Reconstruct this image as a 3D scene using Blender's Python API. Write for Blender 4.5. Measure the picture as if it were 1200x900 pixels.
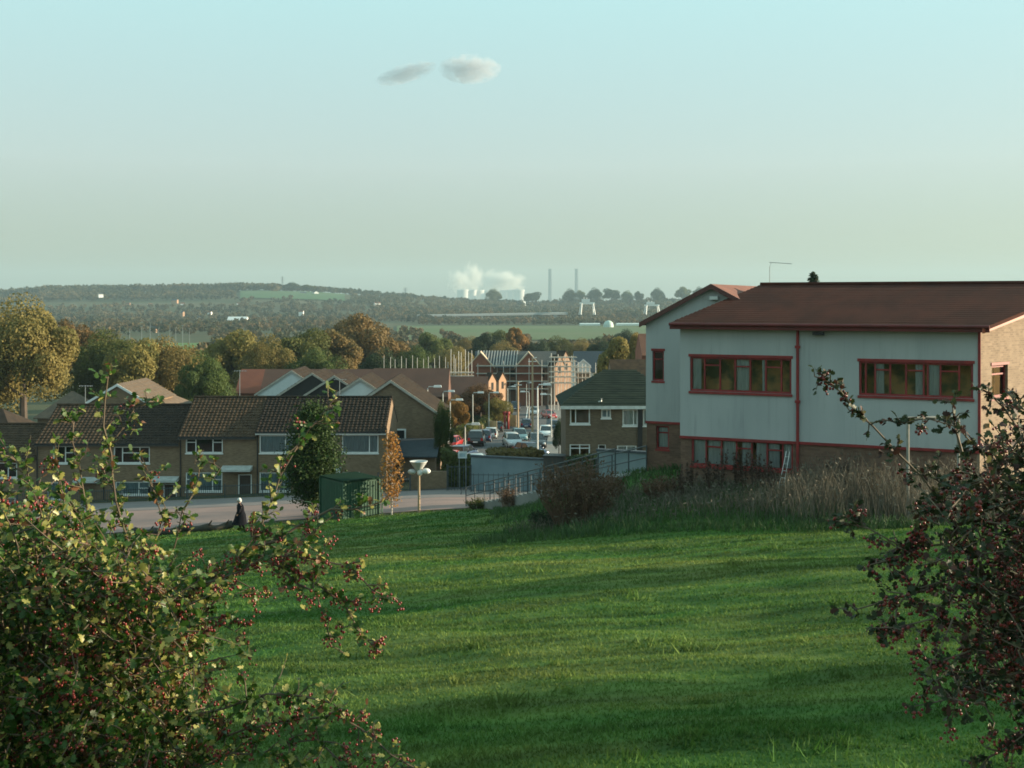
import bpy, math, random
import numpy as np
from mathutils import Vector, Matrix

# ------------------------------------------------------------------ camera, light, exposure
for o in list(bpy.data.objects):
    bpy.data.objects.remove(o)
S = bpy.context.scene
C = S.collection
R = math.radians
F, HX, HY = 1350.0, 600.0, 352.0          # focal length in photo pixels, image centre column, horizon row

cam_d = bpy.data.cameras.new('camera')
cam = bpy.data.objects.new('camera', cam_d)
C.objects.link(cam)
cam_d.sensor_width = 36
cam_d.lens = 36 * F / 1200
cam_d.shift_y = -(450 - HY) / 1200
cam_d.clip_start = 0.1
cam_d.clip_end = 30000
cam.rotation_euler = (R(90), 0, 0)
S.camera = cam

SUN_EL, SUN_AZ = R(10.5), R(82)            # azimuth from +Y towards +X
sdir = Vector((math.sin(SUN_AZ) * math.cos(SUN_EL), math.cos(SUN_AZ) * math.cos(SUN_EL), math.sin(SUN_EL)))
W = bpy.data.worlds.new('World')
S.world = W
W.use_nodes = True
wn = W.node_tree.nodes
bg = wn['Background']
sky = wn.new('ShaderNodeTexSky')
sky.sky_type = 'NISHITA'
sky.sun_disc = False
sky.sun_elevation = SUN_EL
sky.sun_rotation = SUN_AZ
sky.air_density = 1.0
sky.dust_density = 0.6
sky.ozone_density = 1.6
tint = wn.new('ShaderNodeMix')
tint.data_type = 'RGBA'
tint.blend_type = 'MULTIPLY'
tint.inputs[0].default_value = 1.0
tint.inputs[7].default_value = (1.0, 1.0, 0.82, 1)
W.node_tree.links.new(sky.outputs[0], tint.inputs[6])
# a hazy bright veil that evens the sky out: grey-green low down, pale cyan higher up
wl = W.node_tree.links
wtc = wn.new('ShaderNodeTexCoord'); wsp = wn.new('ShaderNodeSeparateXYZ'); wl.new(wtc.outputs['Generated'], wsp.inputs[0])
wmr = wn.new('ShaderNodeMapRange'); wmr.inputs[1].default_value = .01; wmr.inputs[2].default_value = .115; wl.new(wsp.outputs[2], wmr.inputs[0])
veil = wn.new('ShaderNodeMix'); veil.data_type = 'RGBA'
veil.inputs[6].default_value = (.55, .61, .64, 1)
veil.inputs[7].default_value = (1.56, 1.78, 1.80, 1)
wl.new(wmr.outputs[0], veil.inputs[0])
wm2 = wn.new('ShaderNodeMapRange'); wm2.inputs[1].default_value = .11; wm2.inputs[2].default_value = .27; wl.new(wsp.outputs[2], wm2.inputs[0])
veil2 = wn.new('ShaderNodeMix'); veil2.data_type = 'RGBA'; veil2.inputs[7].default_value = (1.64, 2.66, 2.67, 1)
wl.new(veil.outputs[2], veil2.inputs[6]); wl.new(wm2.outputs[0], veil2.inputs[0])
vm = wn.new('ShaderNodeMix'); vm.data_type = 'RGBA'; vm.inputs[0].default_value = .8
wl.new(tint.outputs[2], vm.inputs[6]); wl.new(veil2.outputs[2], vm.inputs[7])
wl.new(vm.outputs[2], bg.inputs[0])
bg.inputs[1].default_value = 0.12
sun_d = bpy.data.lights.new('sun', 'SUN')
sun = bpy.data.objects.new('sun', sun_d)
C.objects.link(sun)
sun_d.energy = 4.8
sun_d.angle = R(0.5)
sun_d.color = (1.0, 0.84, 0.60)
sun.rotation_euler = sdir.to_track_quat('Z', 'Y').to_euler()
S.view_settings.view_transform = 'Standard'
S.view_settings.look = 'None'
S.view_settings.exposure = 1.47
S.view_settings.gamma = 1.0
S.view_settings.use_curve_mapping = False
S.render.engine = 'CYCLES'
S.cycles.use_denoising = True
S.cycles.max_bounces = 6
S.cycles.transparent_max_bounces = 12
S.cycles.volume_bounces = 2
S.cycles.filter_width = 1.7
S.cycles.caustics_reflective = False
S.cycles.caustics_refractive = False

rng = np.random.default_rng(7)
rnd = random.Random(11)

# ------------------------------------------------------------------ helpers
def P(px, py, Y):
    return Vector(((px - HX) / F * Y, Y, -(py - HY) / F * Y))

def link(o, parent=None):
    C.objects.link(o)
    if parent is not None:
        o.parent = parent
    return o

def tag(o, label=None, cat=None, group=None, kind=None):
    if label: o['label'] = label
    if cat: o['category'] = cat
    if group: o['group'] = group
    if kind: o['kind'] = kind
    return o

def thing(name, loc, label, cat, rz=0.0, group=None):
    o = bpy.data.objects.new(name, None)
    o.empty_display_size = 0.3
    C.objects.link(o)
    o.location = loc
    o.rotation_euler = (0, 0, rz)
    return tag(o, label, cat, group)

class MB:
    def __init__(s):
        s.v, s.f, s.m = [], [], []
    def poly(s, pts, m=0):
        i = len(s.v)
        s.v += [tuple(p) for p in pts]
        s.f.append(tuple(range(i, i + len(pts))))
        s.m.append(m)
    def hexa(s, a, b, m=0):                       # two quads a (bottom) and b (top), same winding
        i = len(s.v)
        s.v += [tuple(p) for p in a] + [tuple(p) for p in b]
        n = len(a)
        s.f.append(tuple(range(i + n - 1, i - 1, -1))); s.m.append(m)
        s.f.append(tuple(range(i + n, i + 2 * n))); s.m.append(m)
        for k in range(n):
            s.f.append((i + k, i + (k + 1) % n, i + n + (k + 1) % n, i + n + k)); s.m.append(m)
    def box(s, x0, x1, y0, y1, z0, z1, m=0):
        s.hexa([(x0, y0, z0), (x1, y0, z0), (x1, y1, z0), (x0, y1, z0)],
               [(x0, y0, z1), (x1, y0, z1), (x1, y1, z1), (x0, y1, z1)], m)
    def prism_y(s, xz, y0, y1, m=0):              # polygon in xz swept along y
        s.hexa([(x, y0, z) for x, z in xz], [(x, y1, z) for x, z in xz], m)
    def prism_x(s, yz, x0, x1, m=0):
        s.hexa([(x0, y, z) for y, z in yz], [(x1, y, z) for y, z in yz], m)
    def slab(s, pts, t, m=0):                     # top polygon pushed down by t
        s.hexa([(p[0], p[1], p[2] - t) for p in pts], pts, m)
    def tube(s, pts, r, n=6, m=0):
        pts = [Vector(p) for p in pts]
        if not hasattr(r, '__len__'): r = [r] * len(pts)
        base = len(s.v)
        for k, p in enumerate(pts):
            d = (pts[min(k + 1, len(pts) - 1)] - pts[max(k - 1, 0)])
            if d.length < 1e-9: d = Vector((0, 0, 1))
            d.normalize()
            a = d.orthogonal().normalized() if abs(d.z) > .95 else d.cross(Vector((0, 0, 1))).normalized()
            b = d.cross(a)
            for j in range(n):
                t = 2 * math.pi * j / n
                s.v.append(tuple(p + (a * math.cos(t) + b * math.sin(t)) * r[k]))
        for k in range(len(pts) - 1):
            for j in range(n):
                j2 = (j + 1) % n
                s.f.append((base + k * n + j, base + k * n + j2, base + (k + 1) * n + j2, base + (k + 1) * n + j)); s.m.append(m)
        s.f.append(tuple(base + j for j in range(n))[::-1]); s.m.append(m)
        e = base + (len(pts) - 1) * n
        s.f.append(tuple(e + j for j in range(n))); s.m.append(m)
    def lathe(s, prof, n=24, c=(0, 0, 0), m=0):
        base = len(s.v)
        for r, z in prof:
            for j in range(n):
                t = 2 * math.pi * j / n
                s.v.append((c[0] + r * math.cos(t), c[1] + r * math.sin(t), c[2] + z))
        for k in range(len(prof) - 1):
            for j in range(n):
                j2 = (j + 1) % n
                s.f.append((base + k * n + j, base + k * n + j2, base + (k + 1) * n + j2, base + (k + 1) * n + j)); s.m.append(m)
    def ball(s, c, r, n=8, m=0, sx=1, sy=1, sz=1):
        prof = [(r * math.sin(math.pi * k / n), -r * math.cos(math.pi * k / n)) for k in range(n + 1)]
        base = len(s.v)
        s.lathe(prof, n + 2, (0, 0, 0), m)
        for i in range(base, len(s.v)):
            x, y, z = s.v[i]
            s.v[i] = (c[0] + x * sx, c[1] + y * sy, c[2] + z * sz)
    def build(s, name, mats, parent=None, smooth=False, loc=None, rz=None):
        me = bpy.data.meshes.new(name)
        me.from_pydata(s.v, [], s.f)
        if not isinstance(mats, (list, tuple)): mats = [mats]
        for m in mats: me.materials.append(m)
        if len(mats) > 1: me.polygons.foreach_set('material_index', s.m)
        if smooth: me.polygons.foreach_set('use_smooth', [True] * len(me.polygons))
        me.update()
        o = bpy.data.objects.new(name, me)
        link(o, parent)
        if loc is not None: o.location = loc
        if rz is not None: o.rotation_euler = (0, 0, rz)
        return o

def mesh_np(name, v, f, mats, parent=None, smooth=False, mi=None):
    v = np.asarray(v, dtype=np.float32); f = np.asarray(f, dtype=np.int32)
    me = bpy.data.meshes.new(name)
    k = f.shape[1]
    me.vertices.add(len(v)); me.vertices.foreach_set('co', v.ravel())
    me.loops.add(f.size); me.loops.foreach_set('vertex_index', f.ravel())
    me.polygons.add(len(f)); me.polygons.foreach_set('loop_start', np.arange(0, f.size, k, dtype=np.int32))
    if not isinstance(mats, (list, tuple)): mats = [mats]
    for m in mats: me.materials.append(m)
    if mi is not None: me.polygons.foreach_set('material_index', np.asarray(mi, dtype=np.int32))
    if smooth: me.polygons.foreach_set('use_smooth', np.ones(len(f), dtype=bool))
    me.update(calc_edges=True)
    me.validate()
    o = bpy.data.objects.new(name, me)
    return link(o, parent)

def copy_tree(o, parent=None):
    c = o.copy(); C.objects.link(c); c.parent = parent
    for ch in list(o.children): copy_tree(ch, c)
    return c

# ------------------------------------------------------------------ materials
MATS = {}
def mat(name, col, rough=.8, col2=None, scale=3.0, bump=0.0, bscale=None, metal=0.0, spec=.4, stretch=(1, 1, 1), detail=6,
        rand=0.0, transl=0.0, coat=0.0, lo=.35, hi=.65, brick=None, tcol=None):
    if name in MATS: return MATS[name]
    m = bpy.data.materials.new(name); m.use_nodes = True
    nt = m.node_tree; N = nt.nodes; L = nt.links
    b = N['Principled BSDF']
    b.inputs['Roughness'].default_value = rough
    b.inputs['Metallic'].default_value = metal
    b.inputs['Specular IOR Level'].default_value = spec
    b.inputs['Coat Weight'].default_value = coat
    tc = N.new('ShaderNodeTexCoord')
    mp = N.new('ShaderNodeMapping'); mp.inputs['Scale'].default_value = stretch
    L.new(tc.outputs['Object'], mp.inputs[0])
    nz = N.new('ShaderNodeTexNoise'); nz.inputs['Scale'].default_value = scale; nz.inputs['Detail'].default_value = detail
    L.new(mp.outputs[0], nz.inputs['Vector'])
    ramp = N.new('ShaderNodeMapRange'); ramp.inputs[1].default_value = lo; ramp.inputs[2].default_value = hi
    L.new(nz.outputs['Fac'], ramp.inputs[0])
    mx = N.new('ShaderNodeMix'); mx.data_type = 'RGBA'
    c2 = col2 if col2 else tuple(c * .78 for c in col)
    mx.inputs[6].default_value = (*col, 1); mx.inputs[7].default_value = (*c2, 1)
    L.new(ramp.outputs[0], mx.inputs[0])
    out = mx.outputs[2]
    hgt = nz.outputs['Fac']
    if brick:
        sp = N.new('ShaderNodeSeparateXYZ'); L.new(tc.outputs['Object'], sp.inputs[0])
        ad = N.new('ShaderNodeMath'); ad.operation = 'ADD'; L.new(sp.outputs[0], ad.inputs[0]); L.new(sp.outputs[1], ad.inputs[1])
        cb = N.new('ShaderNodeCombineXYZ'); L.new(ad.outputs[0], cb.inputs[0]); L.new(sp.outputs[2], cb.inputs[1])
        bt = N.new('ShaderNodeTexBrick'); L.new(cb.outputs[0], bt.inputs['Vector'])
        bt.inputs['Scale'].default_value = 1.0
        bt.inputs['Brick Width'].default_value = .23; bt.inputs['Row Height'].default_value = .078
        bt.inputs['Mortar Size'].default_value = .008; bt.inputs['Bias'].default_value = 0
        bt.inputs['Color1'].default_value = (1, 1, 1, 1); bt.inputs['Color2'].default_value = (.62, .6, .6, 1)
        bt.inputs['Mortar'].default_value = (*brick, 1)
        m2 = N.new('ShaderNodeMix'); m2.data_type = 'RGBA'; m2.blend_type = 'MULTIPLY'; m2.inputs[0].default_value = .85
        L.new(out, m2.inputs[6]); L.new(bt.outputs['Color'], m2.inputs[7]); out = m2.outputs[2]
    if rand:
        oi = N.new('ShaderNodeObjectInfo'); hs = N.new('ShaderNodeHueSaturation')
        r1 = N.new('ShaderNodeMapRange'); r1.inputs[3].default_value = .5 - rand * .05; r1.inputs[4].default_value = .5 + rand * .05
        r2 = N.new('ShaderNodeMapRange'); r2.inputs[3].default_value = 1 - rand * .35; r2.inputs[4].default_value = 1 + rand * .35
        ml = N.new('ShaderNodeMath'); ml.operation = 'MULTIPLY'; ml.inputs[1].default_value = 7.31
        fr = N.new('ShaderNodeMath'); fr.operation = 'FRACT'
        L.new(oi.outputs['Random'], r1.inputs[0]); L.new(oi.outputs['Random'], ml.inputs[0]); L.new(ml.outputs[0], fr.inputs[0]); L.new(fr.outputs[0], r2.inputs[0])
        L.new(r1.outputs[0], hs.inputs['Hue']); L.new(r2.outputs[0], hs.inputs['Value']); L.new(out, hs.inputs['Color']); out = hs.outputs[0]
    L.new(out, b.inputs['Base Color'])
    if bump:
        nb = N.new('ShaderNodeTexNoise'); nb.inputs['Scale'].default_value = bscale or scale * 6; nb.inputs['Detail'].default_value = 4
        L.new(mp.outputs[0], nb.inputs['Vector'])
        bp = N.new('ShaderNodeBump'); bp.inputs['Strength'].default_value = min(1, bump); bp.inputs['Distance'].default_value = .02
        L.new(nb.outputs['Fac'], bp.inputs['Height']); L.new(bp.outputs[0], b.inputs['Normal'])
    if transl:
        tr = N.new('ShaderNodeBsdfTranslucent')
        if tcol: 
            mm = N.new('ShaderNodeMix'); mm.data_type = 'RGBA'; mm.blend_type = 'MULTIPLY'; mm.inputs[0].default_value = 1
            mm.inputs[7].default_value = (*tcol, 1); L.new(out, mm.inputs[6]); L.new(mm.outputs[2], tr.inputs[0])
        else: L.new(out, tr.inputs[0])
        ms = N.new('ShaderNodeMixShader'); ms.inputs[0].default_value = transl
        L.new(b.outputs[0], ms.inputs[1]); L.new(tr.outputs[0], ms.inputs[2]); L.new(ms.outputs[0], N['Material Output'].inputs[0])
    MATS[name] = m
    return m

def glass_mat(name, col=(.9, .95, .95), t=.96):
    m = bpy.data.materials.new(name); m.use_nodes = True
    N = m.node_tree.nodes; L = m.node_tree.links
    N.remove(N['Principled BSDF'])
    tr = N.new('ShaderNodeBsdfTransparent'); tr.inputs[0].default_value = (*[c * t for c in col], 1)
    gl = N.new('ShaderNodeBsdfGlossy'); gl.inputs['Roughness'].default_value = .02
    tc = N.new('ShaderNodeTexCoord'); nz = N.new('ShaderNodeTexNoise'); nz.inputs['Scale'].default_value = 1.3
    bp = N.new('ShaderNodeBump'); bp.inputs['Strength'].default_value = .05; L.new(tc.outputs['Object'], nz.inputs['Vector']); L.new(nz.outputs['Fac'], bp.inputs['Height'])
    L.new(bp.outputs[0], gl.inputs['Normal'])
    fr = N.new('ShaderNodeFresnel'); fr.inputs[0].default_value = 1.55
    ms = N.new('ShaderNodeMixShader')
    L.new(fr.outputs[0], ms.inputs[0]); L.new(tr.outputs[0], ms.inputs[1]); L.new(gl.outputs[0], ms.inputs[2])
    L.new(ms.outputs[0], N['Material Output'].inputs[0])
    return m

M_glass = glass_mat('window_glass')
M_red = mat('red_paint', (.27, .024, .022), .55, (.18, .02, .02), 3)
def wall_render():
    m = mat('blue_grey_render', (.405, .41, .405), .9, (.335, .345, .345), .7, .3, 60, stretch=(1, 1, .22), lo=.38, hi=.72)
    N = m.node_tree.nodes; L = m.node_tree.links; b = N['Principled BSDF']; src = b.inputs['Base Color'].links[0].from_socket
    tc = N.new('ShaderNodeTexCoord'); mp = N.new('ShaderNodeMapping'); mp.inputs['Scale'].default_value = (1, 1, .05); L.new(tc.outputs['Object'], mp.inputs[0])
    nz = N.new('ShaderNodeTexNoise'); nz.inputs['Scale'].default_value = 5.5; nz.inputs['Detail'].default_value = 7; nz.inputs['Roughness'].default_value = .7; L.new(mp.outputs[0], nz.inputs['Vector'])
    r = N.new('ShaderNodeMapRange'); r.inputs[1].default_value = .5; r.inputs[2].default_value = .72; r.inputs[4].default_value = .34; L.new(nz.outputs['Fac'], r.inputs[0])
    n2 = N.new('ShaderNodeTexNoise'); n2.inputs['Scale'].default_value = 1.1; n2.inputs['Detail'].default_value = 5; L.new(tc.outputs['Object'], n2.inputs['Vector'])
    r2 = N.new('ShaderNodeMapRange'); r2.inputs[1].default_value = .4; r2.inputs[2].default_value = .65; L.new(n2.outputs['Fac'], r2.inputs[0])
    mu = N.new('ShaderNodeMath'); mu.operation = 'MULTIPLY'; L.new(r.outputs[0], mu.inputs[0]); L.new(r2.outputs[0], mu.inputs[1])
    sp = N.new('ShaderNodeSeparateXYZ'); L.new(tc.outputs['Object'], sp.inputs[0])
    pm = N.new('ShaderNodeMath'); pm.operation = 'PINGPONG'; pm.inputs[1].default_value = .61; L.new(sp.outputs[0], pm.inputs[0])
    lt = N.new('ShaderNodeMath'); lt.operation = 'LESS_THAN'; lt.inputs[1].default_value = .009; L.new(pm.outputs[0], lt.inputs[0])
    ls = N.new('ShaderNodeMath'); ls.operation = 'MULTIPLY_ADD'; ls.inputs[1].default_value = .13; L.new(lt.outputs[0], ls.inputs[0]); L.new(mu.outputs[0], ls.inputs[2])
    mx = N.new('ShaderNodeMix'); mx.data_type = 'RGBA'; mx.inputs[7].default_value = (.10, .11, .105, 1); L.new(src, mx.inputs[6]); L.new(ls.outputs[0], mx.inputs[0]); L.new(mx.outputs[2], b.inputs['Base Color'])
    return m
M_render = wall_render()
M_brickb = mat('brown_brick', (.20, .115, .08), .9, (.15, .09, .065), 2, brick=(.9, .85, .8))
M_brickl = mat('buff_brick', (.30, .22, .155), .9, (.24, .175, .12), 2, brick=(1, .95, .9))
M_brickh = mat('house_brick', (.235, .165, .105), .9, (.20, .14, .09), .8, brick=(.95, .9, .85))
M_brickr = mat('red_brick', (.27, .10, .06), .9, (.22, .08, .05), .8)
M_roofs = mat('red_brown_roof', (.075, .026, .018), .95, (.05, .02, .015), .9, .6, 30, spec=.08, stretch=(1, .4, 1))
M_redd = mat('dark_red_fascia', (.10, .018, .016), .6, (.15, .022, .02), 1.5)
M_white = mat('white_paint', (.78, .78, .76), .55, (.70, .70, .68), 5)
M_grey = mat('grey_metal', (.25, .28, .29), .5, metal=.2)
M_black = mat('black_plastic', (.02, .02, .022), .5)
M_tile = mat('brown_tile', (.085, .055, .035), .9, (.052, .036, .025), 2.2, .5, 20, spec=.12)
M_tiled = mat('dark_tile', (.045, .033, .025), .9, (.03, .024, .02), 1.5, .5, 20, spec=.1)
M_tilet = mat('tan_tile', (.135, .095, .065), .9, (.10, .072, .05), 2)
M_tiler = mat('terracotta_tile', (.20, .085, .05), .85, (.15, .065, .042), .6)
M_slate = mat('slate_green', (.036, .045, .034), .95, (.024, .032, .026), 1.6, .4, 12, stretch=(.6, 1, 3), spec=.06)
M_slateb = mat('slate_blue', (.055, .07, .085), .7)
M_curtain = mat('curtain_cloth', (.86, .87, .85), .9, (.66, .68, .67), 6, stretch=(4, 1, .3), transl=.3)
M_curtainb = mat('blue_curtain', (.33, .43, .46), .9, (.22, .30, .33), 5, stretch=(4, 1, .3))
M_room = mat('room_wall', (.80, .42, .18), .9, (.20, .17, .09), 1.5, lo=.42, hi=.58)
M_dark = mat('dark_void', (.025, .024, .022), .9)
M_tarmac = mat('tarmac', (.085, .085, .088), .9, (.065, .065, .068), .5, .3, 40)
M_pink = mat('pinkish_paving', (.29, .185, .16), .9, (.25, .165, .145), .6, .3, 30)
M_pave = mat('pavement', (.22, .21, .195), .9, (.17, .165, .155), .5)
M_bark = mat('bark', (.085, .065, .05), .9, (.05, .04, .032), 6, .5)
M_twig = mat('hawthorn_twig', (.13, .095, .06), .75, (.07, .05, .035), 9)
M_wood = mat('pole_wood', (.42, .30, .19), .8, (.33, .24, .15), 5, stretch=(4, 4, .4))
M_green = mat('container_green', (.03, .085, .05), .55, (.024, .07, .042), 1.2, .2, 8)
M_conc = mat('pale_concrete', (.30, .33, .34), .9, (.25, .28, .29), .5)
M_fence = mat('fence_steel', (.07, .085, .095), .5, metal=.3)
M_lampc = mat('lamp_metal', (.55, .56, .54), .45, metal=.2)
M_water = None

# ------------------------------------------------------------------ terrain
VY = [-200, 0, 65, 70, 86, 100, 130, 160, 210, 260, 400, 700, 1000, 1500, 1900, 2300, 2600, 3200, 4500, 7000, 9500]
VZ = [8, -2.7, -11.7, -12.4, -14.2, -15.2, -16.4, -18.9, -21.3, -22.4, -25, -27, -28, -28, -26, -21, -17, -24, -40, -52, -52]
def smooth(a, b, t):
    t = np.clip((t - a) / (b - a), 0, 1)
    return t * t * (3 - 2 * t)
def noise2(x, y, s, seed=0):
    """a cheap smooth pseudo-noise, -1..1"""
    a = seed * 1.7
    return (np.sin(x * s + 1.3 * np.sin(y * s * .7 + a) + a) + np.sin(y * s * 1.3 + 1.7 * np.sin(x * s * .6 + 2 * a) + 3 * a)
            + np.sin((x + y) * s * .77 + a * 5)) / 3
def gz(x, y):
    x = np.asarray(x, dtype=float); y = np.asarray(y, dtype=float)
    z = np.interp(y, VY, VZ)
    xc = np.clip(x, -45, 30)
    z = z + .08 * xc * (1 - smooth(58, 80, y)) * smooth(-60, 5, y)
    z = z + .04 * np.minimum(xc + 5, 0) * smooth(58, 75, y) * (1 - smooth(95, 120, y))
    z = z + .07 * noise2(x, y, .55, 1) * smooth(4, 12, y) * (1 - smooth(60, 66, y))
    z = z + (.06 * noise2(x, y, 1.35, 4) + .03 * noise2(x + .4 * y, y, 3.1, 8)) * smooth(4, 12, y) * (1 - smooth(60, 66, y))
    lo_ = .5 - 3.4 * smooth(45, 57, y)
    m = smooth(lo_, lo_ + 7.0, x + (y - 50) * .02) * smooth(33, 41, y + .35 * x) * (1 - smooth(46.5, 58, y))
    z = z * (1 - m) + (-6.95 + .0 * x) * m
    # far hill: higher on the left
    u = x / np.maximum(y, 1)
    hill = np.interp(u, [-.6, -.46, -.40, -.30, -.22, -.17, -.12, -.05, .02, .1, .6], [22, 22, 34, 37, 40, 36, 27, 12, 4, 9, 14])
    z = z + hill * smooth(1500, 2450, y) * (1 - smooth(2700, 4200, y))
    return z
ys = list(np.arange(-20, 6, .8)) + list(np.arange(6, 45, .36)) + list(np.arange(45, 100, .6)) + list(np.geomspace(100, 9200, 170))
ys = [-150, -100, -60, -40, -30] + ys
ys = np.array(ys)
NC = 330
ss = np.linspace(-1, 1, NC)
wid = 26 + .74 * np.maximum(ys, 0) + .1 * np.maximum(-ys, 0)
X = ss[None, :] * wid[:, None]
Yg = np.repeat(ys[:, None], NC, 1)
Z = gz(X, Yg)
V = np.stack([X, Yg, Z], -1).reshape(-1, 3)
idx = np.arange(len(ys) * NC).reshape(len(ys), NC)
q = np.stack([idx[:-1, :-1], idx[:-1, 1:], idx[1:, 1:], idx[1:, :-1]], -1)
kl = int(np.searchsorted(ys, 66.0))

def grass_mat(name, c1, c2, c3, s1=.25, s2=4.0, far=False):
    m = bpy.data.materials.new(name); m.use_nodes = True
    N = m.node_tree.nodes; L = m.node_tree.links; b = N['Principled BSDF']
    b.inputs['Roughness'].default_value = .85; b.inputs['Specular IOR Level'].default_value = .15
    tc = N.new('ShaderNodeTexCoord')
    mp = N.new('ShaderNodeMapping'); mp.inputs['Scale'].default_value = (.35, 1, 1); L.new(tc.outputs['Object'], mp.inputs[0])
    n1 = N.new('ShaderNodeTexNoise'); n1.inputs['Scale'].default_value = s1; n1.inputs['Detail'].default_value = 8; n1.inputs['Roughness'].default_value = .65
    n2 = N.new('ShaderNodeTexNoise'); n2.inputs['Scale'].default_value = s2; n2.inputs['Detail'].default_value = 6
    L.new(mp.outputs[0], n1.inputs['Vector']); L.new(tc.outputs['Object'], n2.inputs['Vector'])
    r1 = N.new('ShaderNodeMapRange'); r1.inputs[1].default_value = .43; r1.inputs[2].default_value = .62; L.new(n1.outputs['Fac'], r1.inputs[0])
    r2 = N.new('ShaderNodeMapRange'); r2.inputs[1].default_value = .35; r2.inputs[2].default_value = .7; L.new(n2.outputs['Fac'], r2.inputs[0])
    a = N.new('ShaderNodeMix'); a.data_type = 'RGBA'; a.inputs[6].default_value = (*c1, 1); a.inputs[7].default_value = (*c2, 1); L.new(r2.outputs[0], a.inputs[0])
    c = N.new('ShaderNodeMix'); c.data_type = 'RGBA'; c.inputs[7].default_value = (*c3, 1); L.new(a.outputs[2], c.inputs[6]); L.new(r1.outputs[0], c.inputs[0])
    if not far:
        m3 = N.new('ShaderNodeMapping'); m3.inputs['Scale'].default_value = (.22, 1.5, 1); m3.inputs['Rotation'].default_value = (0, 0, .2); L.new(tc.outputs['Object'], m3.inputs[0])  # mowing streaks, with the look of sunlit bands painted into the grass colour
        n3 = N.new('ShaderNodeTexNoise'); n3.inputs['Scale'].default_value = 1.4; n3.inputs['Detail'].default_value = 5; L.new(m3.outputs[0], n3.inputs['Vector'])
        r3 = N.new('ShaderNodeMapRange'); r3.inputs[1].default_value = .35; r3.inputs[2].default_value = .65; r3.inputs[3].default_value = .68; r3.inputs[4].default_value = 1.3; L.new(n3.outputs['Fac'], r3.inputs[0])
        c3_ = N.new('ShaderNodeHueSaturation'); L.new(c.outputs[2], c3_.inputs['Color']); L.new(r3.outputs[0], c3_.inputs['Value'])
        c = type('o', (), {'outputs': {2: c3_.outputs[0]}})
    L.new(c.outputs[2], b.inputs['Base Color'])
    bp = N.new('ShaderNodeBump'); bp.inputs['Strength'].default_value = .6; bp.inputs['Distance'].default_value = .05; L.new(n2.outputs['Fac'], bp.inputs['Height']); L.new(bp.outputs[0], b.inputs['Normal'])
    if not far:
        tr = N.new('ShaderNodeBsdfTranslucent'); L.new(c.outputs[2], tr.inputs[0])
        ms = N.new('ShaderNodeMixShader'); ms.inputs[0].default_value = .3
        L.new(b.outputs[0], ms.inputs[1]); L.new(tr.outputs[0], ms.inputs[2]); L.new(ms.outputs[0], N['Material Output'].inputs[0])
    return m
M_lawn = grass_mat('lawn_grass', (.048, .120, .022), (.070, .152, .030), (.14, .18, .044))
M_ground = grass_mat('valley_ground', (.055, .07, .03), (.075, .075, .035), (.10, .085, .045), .01, .2, True)
M_meadow = grass_mat('meadow_grass', (.08, .125, .045), (.09, .13, .05), (.11, .13, .06), .008, .1, True)

qa, qb = q[:kl].reshape(-1, 4), q[kl:].reshape(-1, 4)
nv = idx[kl + 1, 0]
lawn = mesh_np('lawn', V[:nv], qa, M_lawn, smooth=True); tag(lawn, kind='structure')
off = idx[kl, 0]
ground = mesh_np('ground', V[off:], qb - off, M_ground, smooth=True); tag(ground, kind='structure')

def sheet(name, xl, xr, y0, y1, dz, m, nx=10, yy=None):
    yv = ys[(ys > y0) & (ys < y1)] if yy is None else yy
    yv = np.concatenate([[y0], yv, [y1]])
    t = np.linspace(0, 1, nx)
    xx = xl(yv)[:, None] * (1 - t) + xr(yv)[:, None] * t
    YY = np.repeat(yv[:, None], nx, 1)
    zz = gz(xx, YY) + dz
    vv = np.stack([xx, YY, zz], -1).reshape(-1, 3)
    ii = np.arange(len(yv) * nx).reshape(len(yv), nx)
    ff = np.stack([ii[:-1, :-1], ii[:-1, 1:], ii[1:, 1:], ii[1:, :-1]], -1).reshape(-1, 4)
    return tag(mesh_np(name, vv, ff, m, smooth=True), kind='structure')

cst = lambda v: (lambda y: np.full_like(np.asarray(y, float), v))
lin = lambda a, b: (lambda y: np.interp(y, a, b))
sheet('paved_yard', cst(-48), lin([66, 70, 90], [-3.2, -1.5, 3]), 67.0, 77.0, .04, M_pink, 40)
sheet('access_road', cst(-48), lin([76, 90], [0, 3]), 77.0, 86.5, .05, mat('worn_tarmac', (.20, .165, .155), .9, (.165, .14, .135), .6), 40)
RCY, RCX = [88, 105, 130, 200, 250, 320, 400], [-3.5, -1.8, -.3, 2.4, 3.6, 4, 2]
road = sheet('street', lambda y: np.interp(y, RCY, RCX) - 4.2, lambda y: np.interp(y, RCY, RCX) + 4.2, 86.5, 400, .07, M_tarmac, 8)
sheet('left_pavement', lambda y: np.interp(y, RCY, RCX) - 6.6, lambda y: np.interp(y, RCY, RCX) - 4.2, 95, 400, .18, M_pave, 4)
sheet('right_pavement', lambda y: np.interp(y, RCY, RCX) + 4.2, lambda y: np.interp(y, RCY, RCX) + 6.6, 95, 400, .18, M_pave, 4)
mk = sheet('road_markings', lambda y: np.interp(y, RCY, RCX) - .08, lambda y: np.interp(y, RCY, RCX) + .08, 100, 260, .075, M_white, 2)
# meadows
sheet('left_meadow', lambda y: y * (-.352), lambda y: y * (-.272), 520, 720, .5, grass_mat('bright_meadow', (.11, .21, .05), (.12, .22, .055), (.14, .21, .07), .01, .1, True), 20)
sheet('valley_meadow', lambda y: y * -.10, lambda y: y * .14, 780, 1250, .6, M_meadow, 30)
sheet('hill_field', lambda y: y * -.236, lambda y: y * -.145, 2080, 2420, 1.5, grass_mat('hill_grass', (.06, .12, .05), (.07, .13, .055), (.08, .13, .06), .004, .05, True), 30)

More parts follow.
